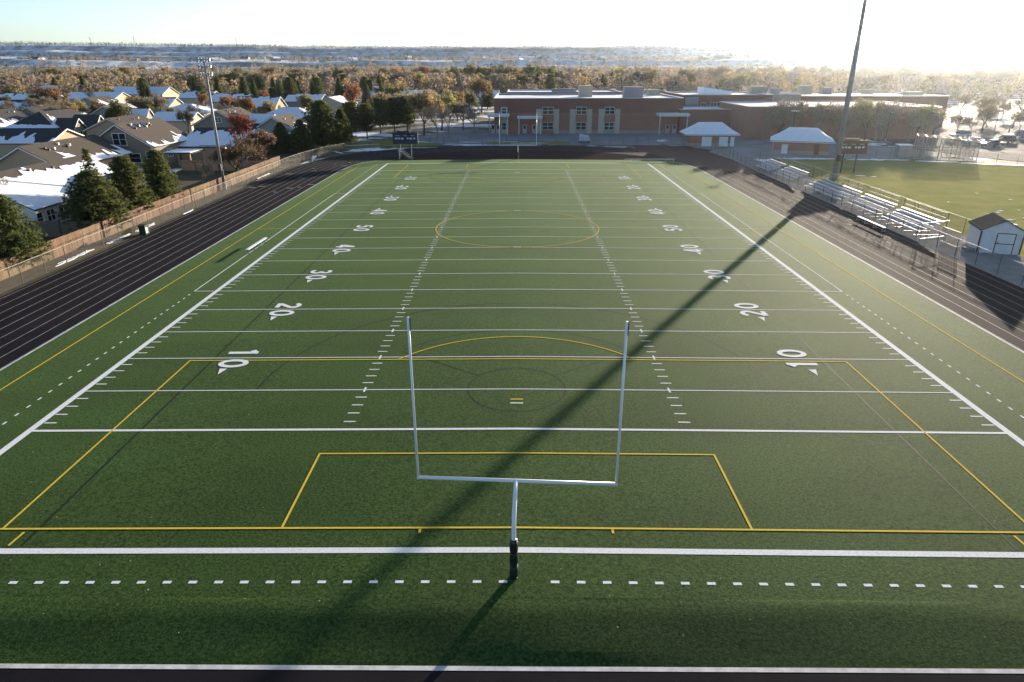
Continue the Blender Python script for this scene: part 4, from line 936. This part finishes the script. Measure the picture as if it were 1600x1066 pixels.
def car(label, x, y, rz, colr, suv):
    t = thing('parked_car', label, 'car', (x, y, Z_GND + .07), rz, 'cars in the right parking lot'); L, W = (4.8, 1.85)
    pm = mat('paint_%d' % (hash(colr) % 9999), colr, .3, spec=.5); h = 1.75 if suv else 1.42
    prof = [(-2.35, .35), (-2.4, .75), (-2.25, .95 if not suv else 1.05), (1.0, .98), (2.2, .85), (2.4, .6), (2.38, .35)]
    def ext(mb, pr, w0, w1=None):
        n = len(pr); w1 = w1 or w0
        mb.add([(a, -w0 / 2, b) for a, b in pr] + [(a, w0 / 2, b) for a, b in pr], [tuple(range(n)), tuple(range(2 * n - 1, n - 1, -1))] + [((i + 1) % n, i, n + i, n + (i + 1) % n) for i in range(n)])
    q = MB(); ext(q, prof, W); q.build('body', pm, t)
    c = [(-2.2 if suv else -1.7, 1.0), (-1.95 if suv else -1.1, h - .06), (.25, h - .06), (1.1, .97)]
    q = MB(); n = 4; q.add([(a, -(W / 2 - (.05 if b < 1.1 else .2)), b) for a, b in c] + [(a, (W / 2 - (.05 if b < 1.1 else .2)), b) for a, b in c], [(0, 1, 2, 3), (7, 6, 5, 4), (0, 4, 5, 1), (1, 5, 6, 2), (2, 6, 7, 3)]); gl = q.build('cabin_glass', glass, t)
    bx('roof', ((c[1][0] + c[2][0]) / 2, 0, h - .03), (c[2][0] - c[1][0] + .1, W - .36, .08), pm, t); bx('snow_cover', ((c[1][0] + c[2][0]) / 2, 0, h + .045), (c[2][0] - c[1][0], W - .5, .06), snow, t)
    for sx_ in (-1.45, 1.45):
        for sy in (-1, 1):
            q = MB(); q.tube((sx_, sy * .72, .33), (sx_, sy * .95, .33), .33, n=14); wh = q.build('wheel', padm, t); q = MB(); q.tube((sx_, sy * .951, .33), (sx_, sy * .97, .33), .2, n=10); q.build('rim', alum, wh)
    for sy in (-.65, .65): bx('headlight', (2.38, sy, .68), (.06, .35, .14), trimw, t); bx('tail_light', (-2.4, sy, .8), (.05, .3, .16), mat('tail_red', (.3, .01, .01), .3), t)
for i, (u, v, c, s, nm) in enumerate(((1568, 222, (.10, .04, .035), 1, 'dark red'), (1548, 228, (.05, .05, .055), 0, 'charcoal'), (1520, 224, (.5, .5, .52), 0, 'silver'), (1592, 214, (.03, .04, .08), 1, 'navy'), (1500, 214, (.6, .6, .6), 1, 'white'))):
    p = un(u, v, 0); car('%s %s parked in the lot at the right' % (nm, 'sport utility car' if s else 'sedan'), p.x, p.y, radians(172 + (i * 29) % 20), c, s)
p = atY(582, 127, 320)
t = thing('flagpole', 'flagpole with red and white flag above the far left roofs', 'flagpole', (p.x, 320, Z_GND)); q = MB(); q.tube((0, 0, 0), (0, 0, p.z), .09, .05, 8); q.build('pole', postwhite, t)
q = MB(); k = 8
for i in range(k + 1):
    for z in (0, 1): q.v.append((.1 + i * .35, .25 * sin(i * .9), p.z - .2 - (1 - z) * 2.2 - i * .12))
for i in range(k): q.f.append((2 * i, 2 * i + 2, 2 * i + 3, 2 * i + 1))
q.build('flag', mat('flag_cloth', (.5, .06, .06), .8, (.7, .7, .7), 2.5, 0, .48, .52, stretch=(.05, .05, 1)), t)

# ================================================================== TREES
def rv(r): 
    while True:
        v = Vector((r.uniform(-1, 1), r.uniform(-1, 1), r.uniform(-1, 1)))
        if .05 < v.length <= 1: return v.normalized()
def skeleton(seed, h, spread, trunk=.25, upright=.5, minr=.012):
    """tapered trunk, limbs, branches and twigs; returns wood MB and the twig tips"""
    r = random.Random(seed); w = MB(); tips = []
    def grow(p, d, l, rad, lev):
        n = 3 if lev == 0 else 2; q = p
        for i in range(n):
            d2 = (d + rv(r) * (.10 if lev == 0 else .22) + Vector((0, 0, .10 * upright))).normalized(); e = q + d2 * (l / n)
            r0, r1 = rad * (1 - .35 * i / n), rad * (1 - .35 * (i + 1) / n)
            w.tube(q, e, max(r0, minr), max(r1, minr), 7 if lev == 0 else (5 if lev == 1 else 3), cap=False); q = e; d = d2
            if lev and lev < 4: side(q, d, l, r1, lev, 1 if lev < 3 else 2)
        if lev >= 3: tips.append((q, d))
        if lev < 4: side(q, d, l, rad * .65, lev, {0: 6, 1: 3, 2: 3, 3: 3}[lev])
    def side(q, d, l, rad, lev, k):
        for i in range(k):
            a = r.uniform(.35, .95) * (1.15 if lev else 1); ax = d.cross(rv(r)).normalized(); nd = (Matrix.Rotation(a * spread, 3, ax) @ d + Vector((0, 0, .25 * upright))).normalized()
            grow(q, nd, l * {0: 1.05, 1: .62, 2: .6, 3: .55}[lev] * r.uniform(.75, 1.15), rad * {0: .55, 1: .6, 2: .55, 3: .5}[lev], lev + 1)
    grow(Vector((0, 0, -.3)), Vector((0, 0, 1)), h * trunk, h * .020, 0)
    zmax = max(v[2] for v in w.v); k = h / zmax
    w.v = [(a * k, b * k, c * k if c > 0 else c) for a, b, c in w.v]; tips = [(p * k, d) for p, d in tips]
    return w, tips
def leaves(seed, tips, n, rad, size):
    r = random.Random(seed); q = MB()
    for p, d in tips:
        for i in range(n):
            c = p + rv(r) * rad * r.random() ** .5; a = rv(r); b = a.cross(rv(r)).normalized(); s = size * r.uniform(.6, 1.3)
            q.quad(c - a * s * .6, c + b * s * .32, c + a * s * .6, c - b * s * .32)
    return q
PROTO = {}
def proto(kind, i):
    if (kind, i) in PROTO: return PROTO[(kind, i)]
    sd_ = 100 + i * 17 + sum(map(ord, kind)); H = 10.0
    if kind == 'bare': w, tp = skeleton(sd_, H, .85, .22, .6, .018); lf = leaves(sd_, tp[::7], 1, .3, .22); lm = leaf['brown']
    elif kind == 'brownish': w, tp = skeleton(sd_, H, .9, .2, .55, .018); lf = leaves(sd_, tp, 3, .5, .30); lm = leaf['brown']
    elif kind == 'russet': w, tp = skeleton(sd_, H, .9, .16, .6, .02); lf = leaves(sd_, tp, 4, .5, .28); lm = leaf['russet']
    elif kind == 'gold': w, tp = skeleton(sd_, H, .85, .22, .6, .015); lf = leaves(sd_, tp, 4, .55, .32); lm = leaf['gold']
    elif kind == 'orange': w, tp = skeleton(sd_, H, .8, .2, .65, .015); lf = leaves(sd_, tp, 4, .5, .32); lm = leaf['orange']
    elif kind == 'red': w, tp = skeleton(sd_, H, .62, .18, .8, .018); lf = leaves(sd_, tp, 2, .35, .26); lm = leaf['red']
    else: w, tp = skeleton(sd_, H, .9, .2, .5, .015); lf = leaves(sd_, tp, 6, .6, .34); lm = leaf['olive']
    PROTO[(kind, i)] = (w.mesh('trunk', twig if kind in ('bare', 'brownish') else bark), lf.mesh('crown', lm)); return PROTO[(kind, i)]
def plant(kind, i, label, x, y, h, wd=1.0, rz=0, group=None, z=Z_GND, name='tree'):
    a, b = proto(kind, i); s = h / 10
    t = thing(name, label, 'tree', (x, y, z), rz, group, (s * wd, s * wd, s)); link('trunk', a, t); link('crown', b, t); return t
def conifer(seed, H, R, prof, nb=300, tuft=9, blade=.34, low=.06, sparse=False):
    """trunk plus real boughs of needle tufts; prof(t) = radius fraction at height fraction"""
    r = random.Random(seed); w = MB(); c = MB(); w.tube((0, 0, -.3), (0, 0, H * .96), H * .022, .02, 8)
    for k in range(nb):
        t = low + (1 - low) * (k + r.random()) / nb; t = min(t, .985); a = k * 2.39996 + r.uniform(-.4, .4); l = R * prof(t) * r.uniform(.72, 1.12) + .1
        dz = r.uniform(.0, .35) if not sparse else r.uniform(-.2, .1); p0 = Vector((0, 0, H * t)); dr = Vector((cos(a), sin(a), dz)).normalized()
        e = p0 + dr * l; w.tube(p0, e, .03, .01, 3, cap=False); m = max(3, int(l / .30))
        for j in range(m):
            f = (j + r.random()) / m
            if f < .22 and l > 1: continue
            q = p0 + dr * (l * f) + rv(r) * .12
            for b in range(tuft):
                d = (dr * .7 + rv(r) + Vector((0, 0, .35))).normalized(); s = d.cross(rv(r)).normalized() * blade * .16; tip = q + d * blade * r.uniform(.6, 1.2)
                c.quad(q - s, tip, q + s)
    return w.mesh('trunk', bark), c.mesh('crown', needle)
CON = {'pine': conifer(1, 7, 3.0, lambda t: (1 - t) ** .55 * (.75 + .5 * min(1, t * 4)) * .95, 420, 9, .36), 'pine2': conifer(2, 7, 2.7, lambda t: (1 - t) ** .5 * min(1, .5 + t * 3), 420, 9, .36),
       'spruce': conifer(3, 9, 2.6, lambda t: (1 - t) ** .9, 130, 8, .30, .15, True), 'cone': conifer(4, 9, 2.9, lambda t: (1 - t) ** .75, 480, 8, .42), 'round': conifer(5, 9, 2.7, lambda t: (max(0, 1 - ((t - .55) / .47) ** 2)) ** .5, 330, 8, .42, .22)}
CH = {'pine': 7, 'pine2': 7, 'spruce': 9, 'cone': 9, 'round': 9}
def evergreen(kind, label, x, y, h, wd=1.0, rz=0.0, group=None):
    a, b = CON[kind]; s = h / CH[kind]; t = thing('pine_tree', label, 'pine tree', (x, y, Z_GND), rz, group, (s * wd, s * wd, s)); link('trunk', a, t); link('crown', b, t); return t
for kd, lab, x, y, h, wd, rz in (('pine', 'bushy green pine at the left picture edge by the fence', -46.4, 30.0, 6.8, 1.15, 0), ('spruce', 'spiky thin spruce rising behind the broad near pine', -48.9, 48.8, 8.6, 1.2, .4), ('pine', 'broad green pine against the cedar fence, below the thin spruce', -46.9, 45.0, 6.6, 1.3, 1.9),
        ('pine2', 'large green pine in the middle of the near fence row', -46.8, 51.8, 7.3, 1.2, 2.6), ('pine2', 'pine at the far end of the near fence row', -46.8, 59.5, 7.2, 1.0, 4.0),
        ('cone', 'small pine at the left end of the row by the track bend', -50.3, 119, 6.2, 1.7, 0), ('cone', 'second small pine of the row by the track bend', -47.0, 122, 6.6, 1.6, 1), ('pine', 'tallest broad dark pine of the row by the track bend', -44.2, 129, 10, 1.25, 2), ('cone', 'dark pine just right of the tallest bend pine', -40.4, 131.5, 8.2, 1.35, 3),
        ('round', 'dense rounded pine under the orange-topped tree', -41.8, 147, 9.0, 1.1, 4), ('round', 'dark rounded pine left of the bare-trunked pines', -38.6, 150, 8.4, 1.0, 5), ('round', 'leftmost of the three bare-trunked pines near the scoreboard', -37.8, 164, 9.3, 1.0, 1.1), ('round', 'middle of the three bare-trunked pines near the scoreboard', -34.4, 167, 9.2, 1.0, 2.1), ('round', 'rightmost of the three bare-trunked pines near the scoreboard', -31.2, 169, 9.6, 1.05, 3.1)):
    evergreen(kd, lab, x, y, h, wd, rz)
def atbase(u, v): p = un(u, v, Z_GND); return p.x, p.y
for kd, i, lab, u, v, h, wd in (('red', 0, 'tall red-leaved tree in front of the cream cross-wing', 385, 258, 9.5, .8), ('russet', 0, 'brown bushy tree beside the slender light pole', 372, 282, 6.8, 1.35), ('russet', 1, 'dull brown bushy tree right of the red-leaved tree', 418, 262, 6.6, 1.35), ('bare', 0, 'bare shrub left of the slender light pole', 318, 298, 4.2, 1.0), ('bare', 1, 'thin bare tree before the snow-covered roof at far left', 28, 355, 6.0, .8),
        ('orange', 0, 'big orange tree among the left roofs', 92, 186, 11, 1.35), ('gold', 0, 'yellow-gold tree behind the two-storey house', 222, 192, 8.0, .9), ('orange', 1, 'small orange tree beside the green-grey house', 152, 200, 8.0, .9), ('bare', 2, 'leafless grey tree at the far left edge', 20, 205, 9, 1.1), ('orange', 0, 'tall orange-topped tree above the rounded pine', 555, 196, 12.5, .7), ('gold', 1, 'yellowish tree behind the bare-trunked pines', 605, 196, 10, 1.0)):
    x, y = atbase(u, v); plant(kd, i, lab, x, y, h, wd, (u * 1.7) % 6.28)
# trees between the pines and the school
for k, (kd, i, u, v, h, wd, lab) in enumerate((('gold', 0, 663, 212, 11.5, 1.1, 'tall golden tree left of the forecourt path'), ('gold', 2, 690, 204, 11, 1.0, 'golden tree with thin crown above the forecourt'), ('brownish', 2, 640, 202, 10.5, 1.0, 'pinkish brown tree behind the scoreboard'), ('bare', 0, 684, 216, 8.5, 1.0, 'bare tree beside the forecourt path'), ('bare', 1, 701, 218, 8.5, 1.0, 'bare tree nearest the curved forecourt kerb'), ('orange', 2, 715, 190, 9.5, 1.0, 'bright orange tree left of the school'),
        ('olive', 0, 733, 186, 9.5, 1.0, 'olive tree behind the bright orange tree'), ('gold', 1, 752, 176, 13, 1.0, 'tall gold tree at the school corner'), ('bare', 2, 742, 208, 7.5, 1.2, 'dark bare tree by the school entrance canopy'), ('brownish', 0, 724, 204, 8, 1.0, 'brown tree in the forecourt bed'), ('olive', 1, 612, 176, 11, 1.0, 'olive tree behind the flagpole roofs'))):
    x, y = atbase(u, v); plant(kd, i, lab, x, y, h, wd, k * 1.3)
# hazy trees before the gym and round the parking lot
rr = random.Random(77)
for k in range(16):
    u = 1165 + k * 19 + rr.uniform(-6, 6); v = rr.uniform(206, 224) if u > 1310 else rr.uniform(210, 222); x, y = atbase(u, v)
    if 56 < x < 105 and y > 144.5: y = 143.5
    if 53 < x < 68 and y < 126: y = 128
    plant(('bare', 'brownish', 'gold', 'brownish')[k % 4], k % 3, 'thin autumn tree growing before the low right wing of the school', x, y, rr.uniform(7, 10), 1.1, k, 'autumn trees before the right school wing')
for k in range(26):
    u = rr.uniform(1440, 1640); v = rr.uniform(176, 216); x, y = atbase(u, v)
    plant(('bare', 'brownish', 'gold')[k % 3], k % 3, 'young street tree standing round the right parking lot', x, y, rr.uniform(5, 8), 1.0, k, 'parking lot trees')
for k in range(44):
    u = rr.uniform(0, 480); v = rr.uniform(162, 208); x, y = atbase(u, v)
    plant(('olive', 'brownish', 'gold', 'orange', 'bare')[k % 5], k % 3, 'garden tree growing between the left suburban houses', x, y, rr.uniform(5, 9), 1.0, k, 'garden trees between the houses')
for k in range(34):
    u = (rr.uniform(300, 600) if k < 24 else rr.uniform(0, 1000)); v = rr.uniform(150, 172); x, y = atbase(u, v)
    evergreen(('cone', 'round', 'cone')[k % 3], 'dark garden conifer behind the suburban roofs', x, y, rr.uniform(8, 13), rr.uniform(.8, 1.1), k, 'garden conifers behind the roofs')
# big dark trees behind the left end of the school
for k in range(9):
    u = 738 + k * 14 + (8 if k > 5 else 0); x, y = atbase(u, 139 + (k % 3)); plant('olive', k % 3, 'tall dense dark tree in the clump behind the school roof', x, y, 19 - (k % 3) * 1.2, 1.0, k, 'dark trees behind the school', name='dark_tree')
# the belt of autumn trees
KB = ('brownish', 'gold', 'brownish', 'bare', 'gold', 'olive', 'orange', 'brownish', 'bare', 'olive')
LB = {'brownish': 'brown autumn tree in the wide belt behind the houses', 'gold': 'golden autumn tree in the wide belt behind the houses', 'bare': 'leafless grey-brown tree in the wide belt behind the houses', 'olive': 'olive-green tree in the wide belt behind the houses', 'orange': 'orange autumn tree in the wide belt behind the houses'}
for k in range(280):
    u = -60 + 1720 * ((k * .618034) % 1); v = 121 + 28 * rr.random() ** .8
    x, y = atbase(u, v)
    if u > 750 and y < 235: y = 240 + 60 * rr.random()
    kd = KB[rr.randrange(10)]; plant(kd, rr.randrange(3), LB[kd], x, y, rr.uniform(11, 18) * (1 if v < 140 else .85), rr.uniform(.95, 1.4), rr.uniform(0, 6.3), 'belt of ' + kd + ' trees')
# far-off woods: one mass each, real little crowns
def wood_mass(name, label, n, pick, hr, m, seed, per=26):
    r = random.Random(seed); q = MB()
    for k in range(n):
        x, y = pick(r); z = terrain(x, y); h = r.uniform(*hr); wd = h * r.uniform(.32, .5)
        for i in range(per):
            a = r.uniform(0, 2 * pi); t = r.random(); rad = wd * sqrt(r.random()) * (1 - .55 * t); c = Vector((x + rad * cos(a), y + rad * sin(a), z + h * (.12 + .88 * t)))
            s = h * (.15 if per < 30 else .095); a1, b1 = rv(r) * s, rv(r) * s; q.quad(c - a1, c + b1, c + a1)
    o = q.build(name, m); tag(o, label, 'wood', kind='stuff'); return o
def polar(r0, r1, cl=0.0, sp=42):
    def f(r):
        for _ in range(60):
            t = radians(r.uniform(-sp, sp)); d = r.uniform(r0, r1); x, y = CX + d * sin(t), CY + d * cos(t)
            if mnoise.noise(Vector((x * .006, y * .006, 5))) > cl: return x, y
        return x, y
    return f
farbrown = mat('far_foliage_brown', (.27, .22, .165), .9, (.30, .23, .14), .01, 3, trans=.4); fargreen = mat('far_foliage_dark', (.055, .065, .035), .9, (.09, .09, .05), .01, 3, trans=.2)
wood_mass('belt_wood', 'brown and grey undergrowth and smaller trees filling the autumn belt', 1500, polar(440, 900, -.6), (6, 13), leaf['brown'], 11, 110)
wood_mass('belt_gold_wood', 'golden smaller trees filling the autumn belt', 700, polar(430, 900, -.6), (6, 13), leaf['gold'], 12, 110)
wood_mass('belt_olive_wood', 'olive smaller trees filling the autumn belt', 500, polar(430, 900, -.6), (6, 12), leaf['olive'], 13, 110)
wood_mass('valley_wood', 'brown autumn woods filling the valley behind the tree belt', 2600, polar(880, 1330, -.5), (8, 16), farbrown, 1, 46)
wood_mass('valley_evergreens', 'scattered dark trees in the valley woods', 500, polar(880, 1330, -.1), (8, 17), fargreen, 2, 46)
wood_mass('bench_wood', 'brown tree rows between the far houses', 1500, polar(1480, 2250, -.05), (5, 11), farbrown, 3, 18)
wood_mass('bench_evergreens', 'dark trees between the far houses', 900, polar(1480, 2260, .0), (6, 12), fargreen, 4, 18)
wood_mass('slope_scrub', 'dark scrub along the rim of the far slope', 1500, polar(2560, 2900, -.2), (4, 9), fargreen, 5, 14)
wood_mass('ridge_wood', 'dark trees along the skyline ridge', 2600, polar(4700, 5600, -.15), (7, 15), fargreen, 6, 12)
wood_mass('plateau_wood', 'scattered trees on the far snowy plateau', 1400, polar(2900, 4700, .05), (6, 12), fargreen, 7, 12)
# far houses on the bench
for k in range(64):
    t_ = radians(rr.uniform(-40, 40)); d = rr.uniform(1490, 2150); x, y = CX + d * sin(t_), CY + d * cos(t_); L, W = rr.uniform(14, 26), rr.uniform(11, 15); rz = rr.uniform(0, 3.1)
    t = thing('distant_house', 'tiny snow-roofed house on the far bench above the valley', 'house', (x, y, terrain(x, y) - .4), rz, 'far houses on the bench'); eh, rh = rr.uniform(4, 6.5), rr.uniform(8, 10); q = MB(); gable_walls(q, W, L, eh, rh); q.build('wall', WA[('cream', 'white', 'grey', 'tan')[k % 4]], t)
    for s in (-1, 1):
        q = MB(); pts = [(s * (W / 2 + .5), -L / 2 - .4, eh - .2), (s * (W / 2 + .5), L / 2 + .4, eh - .2), (0, L / 2 + .4, rh + .2), (0, -L / 2 - .4, rh + .2)]; q.slab(pts if s > 0 else pts[::-1], .2); q.build('roof_slope', snow if (k + (s > 0)) % 5 else RO['grey'], t)
# pylons on the skyline
for lab, u, v in (('leftmost faint pylon on the skyline', 140, 58), ('faint pylon on the skyline left of the slender light pole', 208, 57), ('faint pylon on the skyline above the slender light pole', 368, 59), ('rightmost faint pylon on the skyline', 632, 60)):
    p = atY(u, v, 4300); z0 = terrain(p.x, p.y); H = max(p.z - z0, 35)
    t = thing('pylon', lab, 'pylon', (p.x, p.y, z0)); q = MB()
    for a, b in ((-1, -1), (1, -1), (1, 1), (-1, 1)): q.tube((a * 4, b * 4, -2), (a * .6, b * .6, H), .35, .3, 4)
    for i in range(5):
        f = i / 5; r0, r1 = 4 - 3.4 * f, 4 - 3.4 * (f + .2)
        for s in (-1, 1): q.tube((-r0, s * r0, H * f), (r1, s * r1, H * (f + .2)), .2, n=3); q.tube((r0, s * r0, H * f), (-r1, s * r1, H * (f + .2)), .2, n=3)
    q.build('lattice_tower', steel, t)
    for z in (.72, .86): q = MB(); q.tube((-8, 0, H * z), (8, 0, H * z), .35, n=4); q.build('crossarm', steel, t)

# ================================================================== AIR
q = MB(); q.box((0, 100, 148.5), (19400, 19400, 300)); hz = q.mesh('haze'); hm = bpy.data.materials.new('haze_air'); hm.use_nodes = True; n = hm.node_tree.nodes
n.remove(n['Principled BSDF']); pv = n.new('ShaderNodeVolumePrincipled'); pv.inputs['Color'].default_value = (.80, .90, 1, 1); pv.inputs['Density'].default_value = HAZE = 0.000042; pv.inputs['Anisotropy'].default_value = 0.84
hm.node_tree.links.new(pv.outputs[0], n['Material Output'].inputs['Volume']); hz.materials.append(hm); o = link('haze', hz); tag(o, 'thin pale sunlit haze filling the air over the valley', 'haze', kind='stuff')
